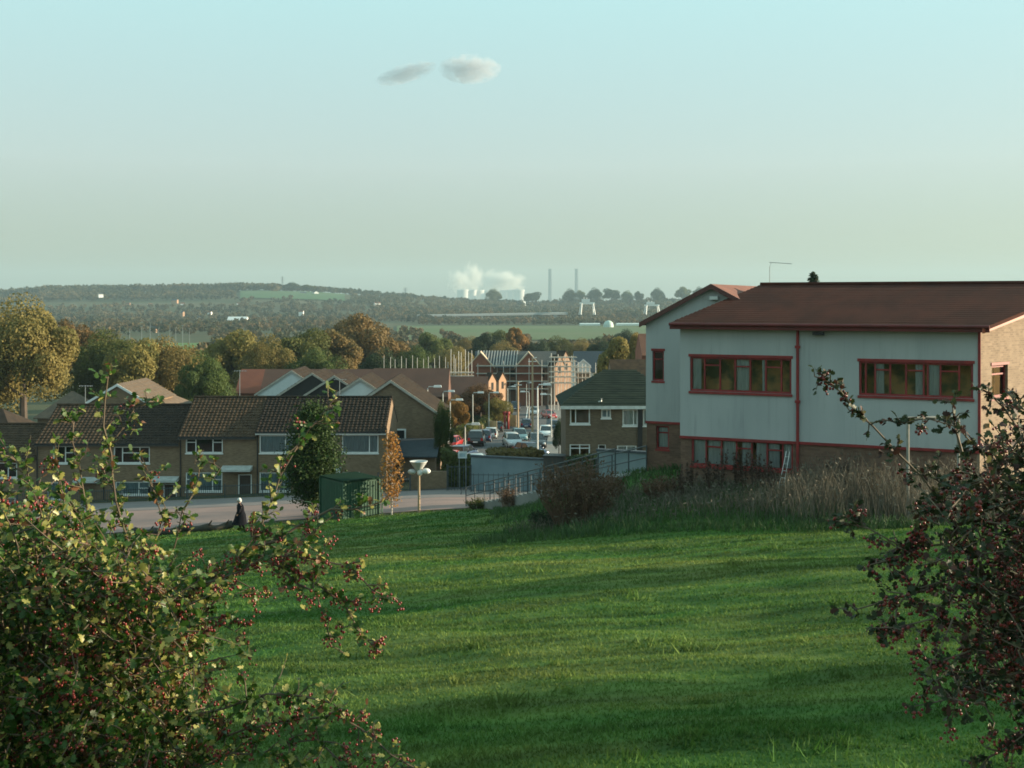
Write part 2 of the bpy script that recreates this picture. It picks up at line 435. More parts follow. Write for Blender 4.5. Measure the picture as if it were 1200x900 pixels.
# ------------------------------------------------------------------ cards / foliage
def cards(c, n, size, asp=1.4, rot=True):
    N_ = len(c)
    n = n / np.maximum(np.linalg.norm(n, axis=1, keepdims=True), 1e-6)
    h = rng.normal(size=(N_, 3))
    a = np.cross(n, h); a /= np.maximum(np.linalg.norm(a, axis=1, keepdims=True), 1e-6)
    b = np.cross(n, a)
    s = size[:, None]
    j = lambda: rng.uniform(.7, 1.3, (N_, 1))
    v = np.stack([c - a * s * asp * j(), c - b * s * j(), c + a * s * asp * j(), c + b * s * j()], 1)
    v[:, 0] += n * s * .3; v[:, 2] += n * s * .3
    return v.reshape(-1, 3), np.arange(N_ * 4).reshape(-1, 4)

def crown_pts(n, rad, zc, lobes=14, lr=(.28, .5), seed=0, flat=.0):
    g = np.random.default_rng(seed)
    d = g.normal(size=(lobes, 3)); d /= np.linalg.norm(d, axis=1, keepdims=True)
    d[:, 2] = np.where(d[:, 2] < -.55, -d[:, 2], d[:, 2])
    cen = d * g.uniform(.40, .86, (lobes, 1))
    lrad = g.uniform(*lr, lobes)
    k = g.integers(0, lobes, n)
    u = g.normal(size=(n, 3)); u /= np.linalg.norm(u, axis=1, keepdims=True)
    rr = g.uniform(.72, 1.08, (n, 1)) ** 1
    p = cen[k] + u * lrad[k][:, None] * rr
    nn = u + g.normal(size=(n, 3)) * .55
    p = p * np.array(rad); p[:, 2] += zc
    return p, nn

M_trunk = M_bark
LEAF = {
    'golden': mat('leaf_golden', (.26, .195, .065), .7, (.17, .145, .05), 4, rand=.3, transl=.4, spec=.2),
    'olive': mat('leaf_olive', (.24, .19, .06), .7, (.145, .135, .042), 5, rand=.6, transl=.4, spec=.2),
    'green': mat('leaf_green', (.105, .125, .034), .7, (.065, .085, .025), 5, rand=.6, transl=.4, spec=.2),
    'rust': mat('leaf_rust', (.165, .10, .038), .7, (.115, .08, .032), 5, rand=.4, transl=.3, spec=.2),
    'dark': mat('leaf_dark', (.032, .055, .022), .7, (.022, .038, .018), 5, rand=.5, transl=.2, spec=.2),
    'orange': mat('leaf_orange', (.28, .14, .04), .7, (.20, .10, .035), 5, rand=.3, transl=.3, spec=.2),
}
def trunk_mb(h=.62, r=.028, limbs=7, seed=0, spread=.3):
    g = random.Random(seed); mb = MB()
    mb.tube([(0, 0, -.03), (.004, 0, h * .4), (-.004, .006, h)], [r * 1.3, r, r * .5], 7)
    for k in range(limbs):
        a = k * 2.4 + g.random(); z0 = h * g.uniform(.4, .95)
        e = Vector((math.cos(a) * spread * g.uniform(.6, 1), math.sin(a) * spread * g.uniform(.6, 1), z0 + g.uniform(.12, .3)))
        mid = Vector((e.x * .5, e.y * .5, z0 + (e.z - z0) * .35))
        mb.tube([(0, 0, z0), mid, e], [r * .5, r * .33, r * .1], 5)
    return mb
PROTO = {}
for sh, (rad, zc, lob, n, cs) in {'round': ((.40, .40, .42), .56, 26, 26000, .0105), 'wide': ((.45, .45, .36), .6, 30, 26000, .0105),
                                  'tall': ((.34, .34, .46), .54, 22, 22000, .0105), 'low': ((.5, .5, .48), .48, 40, 42000, .0075)}.items():
    for var in range(2):
        p, n_ = crown_pts(n, rad, zc, lob, (.15, .42), hash((len(sh), var)) % 1000 + 3)
        v, f = cards(p, n_, rng.uniform(cs * .6, cs * 1.4, n))
        me = bpy.data.meshes.new('crown')
        o = mesh_np('crown', v, f, LEAF['green'])
        tm = trunk_mb(seed=var + 5).build('trunk', M_trunk)
        PROTO[sh, var] = (o.data, tm.data)
        bpy.data.objects.remove(o); bpy.data.objects.remove(tm)
ntree = [0]
def tree(px, top, wpx, Y, kind, label, shape='round', name='broadleaf_tree', group=None, zbase=None, cat='tree'):
    x = (px - HX) / F * Y
    zb = float(gz(x, Y)) if zbase is None else zbase
    zt = -(top - HY) / F * Y
    h = zt - zb; w = wpx / F * Y * (1.16 if Y < 600 else 1)
    t = thing(name, (x, Y, zb), label, cat, rnd.uniform(0, 6.28), group)
    ntree[0] += 1
    cm, tm = PROTO[shape, ntree[0] % 2]
    cw = {'round': .86, 'wide': .96, 'tall': .74, 'low': 1.04}[shape]
    c = bpy.data.objects.new('crown', cm); link(c, t); c.scale = (w / cw, w / cw, h / .99)
    c.material_slots[0].link = 'OBJECT'; c.material_slots[0].material = LEAF[kind]
    k = bpy.data.objects.new('trunk', tm); link(k, t); k.scale = (w / cw, w / cw, h / .99)
    return t

TREES = [
 (28, 355, 135, 150, 'golden', 'large golden willow-like tree behind the lowest terrace roof at the picture edge', 'low'),
 (-40, 366, 150, 165, 'olive', 'olive tree half cut by the picture edge beside the golden willow', 'round'),
 (88, 380, 62, 200, 'rust', 'rust brown round tree just behind the big golden willow', 'round'),
 (122, 392, 96, 176, 'green', 'dark green tree right of the golden willow, above the tan hipped roof', 'low'),
 (158, 402, 70, 168, 'olive', 'pale olive bushy tree above the tan gabled house', 'round'),
 (196, 400, 82, 172, 'olive', 'brown olive rounded tree behind the tan gabled house', 'low'),
 (237, 417, 62, 160, 'green', 'mid green tree just left of the red roofed block', 'low'),
 (272, 387, 84, 205, 'olive', 'wide olive crowned tree above the red roofed block', 'wide'),
 (315, 398, 70, 195, 'olive', 'pale olive tree above the first white gable', 'low'),
 (352, 386, 78, 215, 'green', 'yellow green feathery tree above the black gables', 'wide'),
 (395, 390, 66, 230, 'olive', 'olive gold tree behind the black gabled row', 'round'),
 (433, 373, 82, 262, 'rust', 'tall brown domed tree standing above its neighbours behind the red roofs', 'round'),
 (415, 378, 70, 300, 'rust', 'faded brown tree partly behind the tall brown domed tree', 'round'),
 (372, 412, 70, 190, 'green', 'low green tree tucked behind the ridge of the long red roofs', 'low'),
 (448, 412, 60, 205, 'dark', 'dark bushy tree below the tall brown domed tree', 'low'),
 (486, 408, 52, 260, 'green', 'small dark green tree left of the bare scaffold poles', 'low'),
 (508, 392, 46, 330, 'green', 'green tree with a yellow top above the scaffold poles', 'round'),
 (535, 408, 50, 300, 'golden', 'yellowing tree behind the thickest scaffold poles', 'low'),
 (551, 396, 44, 420, 'olive', 'olive tree at the edge of the valley field behind the scaffold poles', 'low'),
 (568, 393, 34, 360, 'dark', 'dark conical green tree left of the orange tree over the building site', 'round'),
 (587, 389, 40, 380, 'green', 'green tree touching the left flank of the orange tree over the building site', 'round'),
 (606, 382, 38, 350, 'orange', 'bright orange autumn tree above the roof battens of the building site', 'tall'),
 (590, 402, 46, 330, 'golden', 'low gold tree in front of the orange autumn tree', 'low'),
 (633, 400, 34, 350, 'dark', 'dark tree right of the orange autumn tree above the grey half finished roof', 'low'),
 (654, 396, 44, 370, 'green', 'green round tree above the sunlit brick gable', 'low'),
 (680, 399, 44, 360, 'olive', 'olive tree above the dark blue slate roof', 'low'),
 (703, 398, 36, 330, 'dark', 'dark green tree between the blue slate roof and the golden trees', 'low'),
 (722, 391, 54, 170, 'golden', 'golden poplar-like tree left of its twin, behind the hip roofed flats', 'tall'),
 (746, 394, 36, 165, 'golden', 'golden poplar-like tree beside the pale school wall', 'tall'),
 (735, 388, 40, 420, 'dark', 'dark tree peeping over the two golden trees', 'low'),
 (534, 466, 32, 150, 'orange', 'orange autumn tree beside the street behind the brick gable end', 'low'),
 (518.5, 474, 24, 99, 'green', 'green shrubby tree hugging the brick gable corner', 'low'),
 (563, 452, 56, 185, 'rust', 'dark brown spreading tree over the street fence', 'low'),
 (583, 468, 34, 178, 'olive', 'olive tree at the kerb end of the dark brown spreading tree', 'low'),
 (546, 482, 36, 165, 'dark', 'dark hedge-like tree behind the wooden street fence', 'low'),
 (655, 492, 16, 118, 'dark', 'dark shrubby tree at the corner of the flats', 'low'),
]
for px, top, w, Y, k, lab, sh in TREES:
    tree(px, top, w, Y, k, lab, sh)
for x_, y_, h_, w_, lab_ in [(27, 15.5, 8.0, 3.6, 'tree beyond the right hand picture edge whose shadow bands the near lawn'), (29, 27.5, 7.5, 3.4, 'tree beyond the right hand picture edge halfway to the school')]:
    zb_ = float(gz(x_, y_)); t = tree(HX + x_ / y_ * F, HY - (zb_ + h_) / y_ * F, w_ / 1.16 * F / y_, y_, 'olive', lab_, 'low')
# skyline trees on the far ridge
k = 0
for px, top, w, Y in [(578, 339, 22, 2500), (624, 342, 26, 2480), (668, 339, 20, 2450), (681, 341, 16, 2470), (697, 338, 22, 2460), (717, 338, 26, 2440),
                      (735, 341, 18, 2430), (749, 342, 14, 2440), (770, 338, 20, 2420), (800, 336, 22, 2430), (819, 337, 18, 2440), (520, 347, 10, 2500), (288, 334, 16, 2420), (322, 332, 26, 2440), (342, 331, 22, 2430), (361, 334, 20, 2420)]:
    t = tree(px, top, w, Y, 'dark' if k % 3 else 'green', '', ('low', 'wide', 'low', 'round')[k % 4], 'skyline_tree')
    t['label'] = ['round tree hiding the middle cooling towers', 'wide tree just right of the last cooling tower', 'spreading tree below the right hand chimney', 'tree rising behind the white gantry crane',
                  'domed tree just right of the white gantry crane', 'widest domed tree of the ridge group right of the first crane', 'narrow tree ending the domed ridge group', 'small dark ridge tree alone in a gap left of the second crane',
                  'ridge tree directly over the second, partly hidden crane', 'pale ridge tree left of the school gable peak', 'ridge tree touching the slope of the school gable',
                  'tiny lone umbrella shaped tree left of the cooling towers', 'small hilltop tree at the left of the green hill field', 'hilltop tree clump behind the mast', 'tallest hilltop tree above the white farmhouse', 'hilltop tree directly over the white farmhouse'][k]
    k += 1
# far woods (too many to count): one object each
def wood(name, spec, col, label, ncard=46):
    vs, fs, o = [], [], 0
    for (u0, u1, Y0, Y1, n, hh) in spec:
        Y = rng.uniform(Y0, Y1, n); u = rng.uniform(u0, u1, n); x = u * Y
        z = gz(x, Y)
        h = rng.uniform(hh * .7, hh * 1.25, n)
        for i in range(n):
            p, nn = crown_pts(ncard, (h[i] * .5, h[i] * .5, h[i] * .46), h[i] * .5, 5, (.35, .6), int(rng.integers(1e6)))
            v, f = cards(p, nn, rng.uniform(.07, .15, ncard) * h[i])
            v += np.array([x[i], Y[i], z[i]])
            vs.append(v); fs.append(f + o); o += len(v)
    ob = mesh_np(name, np.concatenate(vs), np.concatenate(fs), col)
    return tag(ob, label, 'woodland', kind='stuff')
M_far1 = mat('far_wood', (.105, .085, .042), .9, (.042, .052, .028), .005, lo=.42, hi=.58, transl=.35)
M_far2 = mat('mid_wood', (.12, .085, .038), .9, (.048, .056, .026), .012, lo=.42, hi=.58, transl=.35)
wood('ridge_woodland', [(-.46, -.20, 2350, 2560, 1000, 14), (-.20, .30, 2420, 2600, 900, 11), (-.62, -.40, 2300, 2560, 160, 11),
     (-.25, -.14, 2440, 2560, 120, 12), (.02, .2, 2440, 2520, 120, 13)], M_far1, 'dark woodland covering the far ridge')
wood('slope_woodland', [(-.46, -.24, 2050, 2350, 700, 10), (-.14, .22, 2000, 2400, 700, 10), (-.5, -.05, 1450, 1900, 900, 9), (-.24, .0, 1850, 2060, 160, 9)], M_far1, 'scattered woodland on the slope below the far ridge')
wood('valley_woodland', [(-.5, -.12, 900, 1400, 620, 8), (-.08, .16, 1280, 1480, 420, 7), (-.12, .16, 1560, 1900, 620, 10), (-.26, -.06, 620, 900, 130, 7), (-.5, -.33, 560, 760, 60, 9)], M_far2, 'hedgerows and woodland across the valley floor')
wood('near_valley_woodland', [(-.24, .13, 440, 560, 100, 8), (-.5, -.25, 380, 480, 50, 9), (-.12, .02, 560, 760, 40, 6)], M_far2, 'thickets at the near edge of the valley fields', 90)

# ------------------------------------------------------------------ generic building helpers
def wall_open(mb, x0, x1, z0, z1, ops, y0, y1, m=0):
    """wall slab in the xz plane between depths y0 (front) and y1, with rectangular openings (ox0, ox1, oz0, oz1)"""
    xs = sorted({x0, x1, *[v for o in ops for v in o[:2]]}); zs = sorted({z0, z1, *[v for o in ops for v in o[2:4]]})
    for i in range(len(xs) - 1):
        for j in range(len(zs) - 1):
            cx, cz = (xs[i] + xs[i + 1]) / 2, (zs[j] + zs[j + 1]) / 2
            if any(o[0] < cx < o[1] and o[2] < cz < o[3] for o in ops): continue
            a, b, c, d = xs[i], xs[i + 1], zs[j], zs[j + 1]
            mb.poly([(a, y0, c), (b, y0, c), (b, y0, d), (a, y0, d)], m)
            mb.poly([(a, y1, c), (a, y1, d), (b, y1, d), (b, y1, c)], m)
    for o in list(ops) + [(x0, x1, z0, z1)]:
        a, b, c, d = o[:4]
        mb.poly([(a, y0, c), (a, y0, d), (a, y1, d), (a, y1, c)], m); mb.poly([(b, y0, c), (b, y1, c), (b, y1, d), (b, y0, d)], m)
        mb.poly([(a, y0, c), (a, y1, c), (b, y1, c), (b, y0, c)], m); mb.poly([(a, y0, d), (b, y0, d), (b, y1, d), (a, y1, d)], m)

def window(parent, o, y, muls=(), trans=(), fm=None, fw=.06, sill=True, curtain=None, cuts=((0, 1),), depth=.09, sillm=None, glass=None):
    """a framed window filling opening o at depth y; muls are fractions, trans (pane index, fraction) bars"""
    a, b, c, d = o; fm = fm or M_white
    mb = MB(); w = b - a
    mb.box(a, a + fw, y, y + depth, c, d); mb.box(b - fw, b, y, y + depth, c, d)
    mb.box(a + fw, b - fw, y, y + depth, c, c + fw); mb.box(a + fw, b - fw, y, y + depth, d - fw, d)
    cut = [0] + list(muls) + [1]
    for f_ in muls: mb.box(a + w * f_ - fw * .4, a + w * f_ + fw * .4, y + .004, y + depth - .004, c + fw, d - fw)
    for (pi, fr) in trans:
        xa = a + w * cut[pi] + (fw if pi == 0 else fw * .4); xb = a + w * cut[pi + 1] - (fw if pi == len(cut) - 2 else fw * .4)
        zz = c + (d - c) * fr
        mb.box(xa, xb, y + .008, y + depth - .008, zz - fw * .35, zz + fw * .35)
    fr = mb.build('window', fm, parent)
    g = MB(); g.poly([(a + fw, y + depth * .5, c + fw), (b - fw, y + depth * .5, c + fw), (b - fw, y + depth * .5, d - fw), (a + fw, y + depth * .5, d - fw)])
    g.build('pane', glass or M_glass, fr)
    if sill:
        s = MB(); s.box(a - .04, b + .04, y - .12, y + .02, c - .09, c - .003); s.build('sill', sillm or fm, fr)
    if curtain:
        for c0, c1 in cuts:
            q_ = MB(); n = max(4, int((c1 - c0) * w / .09))
            pts = [(a + w * (c0 + (c1 - c0) * k / n), y + depth + .045 + .035 * math.sin(k * 2.1) + .02 * math.sin(k * 5.3)) for k in range(n + 1)]
            for k in range(n):
                q_.poly([(*pts[k], c + .02), (*pts[k + 1], c + .02), (*pts[k + 1], d - .02), (*pts[k], d - .02)])
            q_.build('curtain', curtain, fr, smooth=True)
    return fr

def tile_roof(mb, o, ux, up, W_, L_, tw=.32, tl=.36, amp=.05, step=.045, m=0):
    """pantiled slope: o lower left corner, ux along the eave, up along the slope (unit vectors)"""
    o, ux, up = Vector(o), Vector(ux), Vector(up); nn = ux.cross(up).normalized()
    if nn.z < 0: nn = -nn
    nx = max(2, int(round(W_ / tw))) * 4; nr = max(2, int(round(L_ / tl)))
    for r in range(nr):
        lo, hi = r * L_ / nr, (r + 1) * L_ / nr + .02
        base = len(mb.v)
        for k in range(nx + 1):
            x = W_ * k / nx; ph = (k % 4)
            h = amp * (0, .75, 1, .55)[ph]
            jit = .006 * math.sin(k * 12.9 + r * 78.2)
            pl = o + ux * x + up * lo; ph_ = o + ux * x + up * hi
            mb.v.append(tuple(pl + nn * (-.01))); mb.v.append(tuple(pl + nn * (h + step + jit))); mb.v.append(tuple(ph_ + nn * (h + jit)))
        for k in range(nx):
            a = base + k * 3; b = a + 3
            mb.f.append((a, b, b + 1, a + 1)); mb.m.append(m)
            mb.f.append((a + 1, b + 1, b + 2, a + 2)); mb.m.append(m)

# ------------------------------------------------------------------ the school on the right
A0 = Vector((6.42, 44.0)); TH = R(25); cu, su = math.cos(TH), math.sin(TH); ZB = -6.95
def fac(px, py, w=0.0):
    r = (px - HX) / F; bx, by = A0.x + su * w, A0.y + cu * w
    t = (by * r - bx) / (cu + su * r); Y = by - su * t
    return t, -(py - HY) / F * Y - ZB
def rect(pxa, pxb, ya, yb, w=0.0):
    """ya = (left, right) top rows, yb = bottom rows"""
    xa, xb = fac(pxa, 440, w)[0], fac(pxb, 440, w)[0]
    zt = (fac(pxa, ya[0], w)[1] + fac(pxb, ya[1], w)[1]) / 2; zb = (fac(pxa, yb[0], w)[1] + fac(pxb, yb[1], w)[1]) / 2
    return (xa, xb, zb, zt)
sch = thing('school_building', (A0.x, A0.y, ZB), 'two storey school block of pale blue-grey render with red window frames and brown roof', 'building', -TH)
xR = 10.62
w1 = rect(808.5, 927.5, (417.5, 420.5), (458.5, 461.5)); w2 = rect(1006.5, 1140.5, (422.5, 427), (463, 467.5))
band = 1.74
wl = rect(810, 929, (514.5, 519), (546, 551)); wl = (wl[0], wl[1], wl[2], band - .02)
mb = MB(); wall_open(mb, 0, xR, band, 5.98, [w1, w2], 0, .3); mb.build('rendered_wall', M_render, sch)
mb = MB(); wall_open(mb, 0.02, xR - .02, -1.5, band - .004, [(wl[0], wl[1], wl[2], wl[3])], .05, .33); mb.build('brick_base', M_brickb, sch)
mb = MB(); mb.box(-.02, xR + .02, -.035, .02, band - .05, band + .05); mb.build('red_band', M_red, sch)
m7 = (.145, .30, .45, .60, .75, .90)
window(sch, w1, .06, m7, [(1, .76), (3, .74), (5, .74)], M_red, .075, True, M_curtain, ((.02, .10), (.46, .58), (.71, .75)), sillm=M_red)
window(sch, w2, .06, (.06, .145, .28, .42, .575, .61, .72, .88), [(2, .76), (4, .76), (7, .76)], M_red, .075, True, M_curtain, ((.15, .22), (.5, .57), (.61, .71)), sillm=M_red)
window(sch, wl, .085, m7, [(1, .70), (3, .70), (5, .70)], M_red, .07, True, M_curtain, ((.0, .13), (.16, .30), (.31, .44), (.5, .59), (.64, .74), (.76, .86), (.9, 1)), sillm=M_red)
for o in (w1, w2):
    mb = MB(); mb.box(o[0] - .05, o[1] + .05, -.03, .16, o[3] - .004, o[3] + .10); mb.build('lintel', M_red, sch)
mb = MB(); mb.box(.35, xR + .4, 1.3, 1.4, .05, 5.6); mb.box(.35, xR + .3, .36, 1.28, 2.55, 2.7); mb.build('room_interior', M_room, sch)
xs_ = fac(935, 450)[0]
mb = MB(); mb.tube([(xs_, -.05, 5.9), (xs_, -.05, -.5)], .055, 8); mb.box(xs_ - .09, xs_ + .09, -.11, .0, 3.2, 3.3); mb.box(xs_ - .09, xs_ + .09, -.11, 0, 5.2, 5.3); mb.build('downpipe', M_red, sch)
mb = MB(); mb.box(xR - .06, xR + .03, -.045, .09, band + .06, 5.97); mb.build('corner_trim', M_red, sch)
# roof
yr, zr, ze = 8.0, 7.62, 6.10
xl_e, xr_e = -.28, 10.95
sl = (zr - ze) / (yr + .42)
mb = MB()
mb.slab([(xl_e, -.42, ze), (xr_e, -.42, ze), (14.35, yr, zr), (1.25, yr, zr)], .12)
mb.slab([(1.25, yr + .002, zr), (14.35, yr + .002, zr), (17.8, 16.5, ze), (2.8, 16.5, ze)], .12)
for k in range(1, 22):
    t = k / 22.0
    y = -.42 + t * (yr + .42); z = ze + t * (zr - ze); xa = xl_e + t * (1.25 - xl_e); xb = xr_e + t * (14.35 - xr_e)
    mb.poly([(xa, y, z + .010), (xb, y, z + .010), (xb, y + .37, z + .37 * sl + .002), (xa, y + .37, z + .37 * sl + .002)])
    mb.poly([(xa, y, z - .01), (xb, y, z - .01), (xb, y, z + .010), (xa, y, z + .010)])
roof = mb.build('roof', M_roofs, sch)
mb = MB(); mb.tube([(1.25, yr, zr + .03), (14.35, yr, zr + .03)], .09, 8); mb.build('ridge_tiles', M_roofs, roof)
mb = MB(); mb.box(xl_e, xr_e, -.445, -.42, 5.86, 6.075); mb.box(xl_e + .02, xr_e - .02, -.40, -.01, 5.86, 5.9); mb.build('fascia', M_redd, sch)
mb = MB(); mb.tube([(xl_e, -.51, 6.05), (xr_e, -.51, 6.05)], .062, 8); mb.build('gutter', M_redd, sch)
# right gable wall (its own direction)
phi = math.atan2(8.0, 3.38)
gl = math.hypot(8.0, 3.38)
gop = (.88, 2.12, 0, 0)
zt_g = lambda s: 5.95 + (s / gl) * (zr - ze)
gz0 = -(466 - HY) / F * 40.4 - ZB; gz1 = -(428 - HY) / F * 40.4 - ZB
gop = (.88, 2.12, gz0, gz1)
mb = MB(); wall_open(mb, .0, gl * 2, -1.5, 5.9, [gop], 0, .28)
mb.prism_y([(.0, 5.9), (gl * 2, 5.9), (gl, zt_g(gl) - .1)], .002, .278)
gw = mb.build('gable_wall', M_brickl, sch, loc=(xR, .01, 0), rz=phi)
window(gw, gop, .1, (), [(0, .72)], M_red, .08, True, None, sillm=M_red)
mb = MB(); mb.box(gop[0] - .06, gop[1] + .06, -.03, .16, gop[3] + .003, gop[3] + .1); mb.build('lintel', M_red, gw)
mb = MB(); mb.hexa([(-.45, -.36, 5.83), (-.45, -.30, 5.83), (gl, -.30, zr - .28), (gl, -.36, zr - .28)], [(-.45, -.36, 6.06), (-.45, -.30, 6.06), (gl, -.30, zr - .02), (gl, -.36, zr - .02)])
mb.build('barge_board', mat('orange_red_board', (.38, .09, .05), .5), gw)
mb = MB(); mb.box(.3, xR + 6, 15.9, 16.2, -1.5, 5.95); mb.hexa([(-.02, .3, -1.5), (.2, .3, -1.5), (3.1, 16, -1.5), (2.9, 16, -1.5)], [(-.02, .3, 5.9), (.2, .3, 5.9), (3.1, 16, 5.9), (2.9, 16, 5.9)])
mb.build('rear_wall', M_render, sch)
# wing with the gable
wy = 4.74
xl = fac(757, 440, wy)[0]; xap = fac(835, 440, wy)[0]; zap = fac(835, 336.5, wy)[1]; zel = fac(757, 378.5, wy)[1]
xrw = 2 * xap - xl
u1 = rect(764.5, 778, (411, 411.5), (446, 446.5), wy); u2 = rect(768.5, 783.5, (499, 499.5), (526, 526.5), wy)
bw = 1.72
mb = MB(); wall_open(mb, xl, 1.2, bw, zel, [u1], wy, wy + .3)
mb.prism_y([(xl, zel + .001), (xrw, zel + .001), (xap, zap - .03)], wy, wy + .3)
mb.box(xl, xl + .3, wy + .3, wy + 12, -6, zel); mb.build('wing_wall', M_render, sch)
mb = MB(); wall_open(mb, xl + .02, .3, -4, bw - .004, [u2], wy + .04, wy + .32); mb.build('wing_brick_base', M_brickb, sch)
mb = MB(); mb.box(xl - .02, .0, wy - .03, wy + .02, bw - .05, bw + .05); mb.build('red_band', M_red, sch)
window(sch, u1, wy + .1, (), [(0, .72)], M_red, .075, True, None, sillm=M_red)
window(sch, u2, wy + .13, (), [(0, .7)], M_red, .07, True, M_curtain, ((.1, .9),), sillm=M_red)
mb = MB(); mb.box(u1[0] - .05, u1[1] + .05, wy - .03, wy + .16, u1[3] + .002, u1[3] + .1); mb.build('lintel', M_red, sch)
mb = MB(); mb.box(xl + .35, 1, wy + 1.5, wy + 1.6, -1, 6); mb.build('room_interior', M_room, sch)
ov = .22; sg = (zap - zel) / (xap - xl)
mb = MB()
for sgn in (-1, 1):
    xe = xap + sgn * (xap - xl + ov); zz = zel - ov * sg
    mb.hexa([(xe, wy - .25, zz), (xap, wy - .25, zap), (xap, wy + 12, zap), (xe, wy + 12, zz)][::sgn], [(xe, wy - .25, zz + .13), (xap, wy - .25, zap + .13), (xap, wy + 12, zap + .13), (xe, wy + 12, zz + .13)][::sgn])
mb.build('wing_roof', mat('wing_roof_tile', (.19, .075, .05), .85, (.14, .055, .04), 1.2, .5, 20), sch)
mb = MB()
for sgn in (-1, 1):
    xe = xap + sgn * (xap - xl + ov); zz = zel - ov * sg
    mb.hexa([(xe, wy - .29, zz - .07), (xap, wy - .29, zap - .07), (xap, wy - .255, zap - .07), (xe, wy - .255, zz - .07)][::sgn], [(xe, wy - .29, zz + .14), (xap, wy - .29, zap + .14), (xap, wy - .255, zap + .14), (xe, wy - .255, zz + .14)][::sgn])
mb.build('wing_barge_board', mat('dark_red_board', (.10, .035, .03), .5), sch)
# fittings on the school
def at_s(px, py, w=0, dy=0):
    x, z = fac(px, py, w); return Vector((x, w + dy, z))
p = at_s(960, 391, 0, -.12)
mb = MB(); mb.box(p.x - .2, p.x + .2, p.y - .14, p.y + .04, p.z - .05, p.z + .07); mb.box(p.x - .04, p.x + .04, p.y + .04, p.y + .12, p.z - .02, p.z + .03); mb.build('floodlight', M_black, sch)
p = at_s(838, 350, wy, -.1)
mb = MB(); mb.box(p.x - .17, p.x + .17, p.y - .16, p.y + .05, p.z - .04, p.z + .10); mb.tube([(p.x, p.y + .05, p.z), (p.x, p.y + .1, p.z - .12)], .03, 6); mb.build('gable_floodlight', M_lampc, sch)
# tv aerial standing on the ridge
p = fac(902, 333, yr)
aer = thing('television_aerial', tuple(Matrix.Translation((A0.x, A0.y, ZB)) @ Matrix.Rotation(-TH, 4, 'Z') @ Vector((p[0], yr, zr + .05))), 'thin television aerial on a bent mast standing on the school roof ridge', 'aerial')
mb = MB(); mb.tube([(0, 0, -.1), (0, 0, .75), (.06, 0, .93)], .014, 5); mb.build('mast', M_grey, aer)
mb = MB(); mb.tube([(-.02, 0, .95), (.95, -.1, .88)], .012, 5)
for k in range(7): mb.tube([(.1 + k * .13, -.2, .945 - k * .009), (.1 + k * .13, .2, .945 - k * .009)], .006, 4)
mb.build('boom', M_grey, aer)
# conifer top behind the school
def conifer(name, loc, h, w, label):
    t = thing(name, loc, label, 'tree')
    n = 2600; zz = rng.uniform(.08, 1, n) ** .8; a = rng.uniform(0, 6.28, n); rr = (1.02 - zz) * rng.uniform(.25, 1, n) * (1 + .3 * np.sin(zz * 40))
    p_ = np.stack([np.cos(a) * rr * w / 2, np.sin(a) * rr * w / 2, zz * h - rr * .4], -1)
    nn = np.stack([np.cos(a) * .4, np.sin(a) * .4, np.ones(n)], -1) + rng.normal(size=(n, 3)) * .4
    v, f = cards(p_, nn, rng.uniform(.05, .12, n)); mesh_np('crown', v, f, LEAF['dark'], t)
    mb = MB(); mb.tube([(0, 0, 0), (0, 0, h * .97)], [.14, .02], 7); mb.build('trunk', M_bark, t)
q_ = P(953, 319, 78); conifer('conifer', (q_.x, 78, -9), q_.z + 9, 9.5, 'dark conifer tip showing above the school roof ridge')

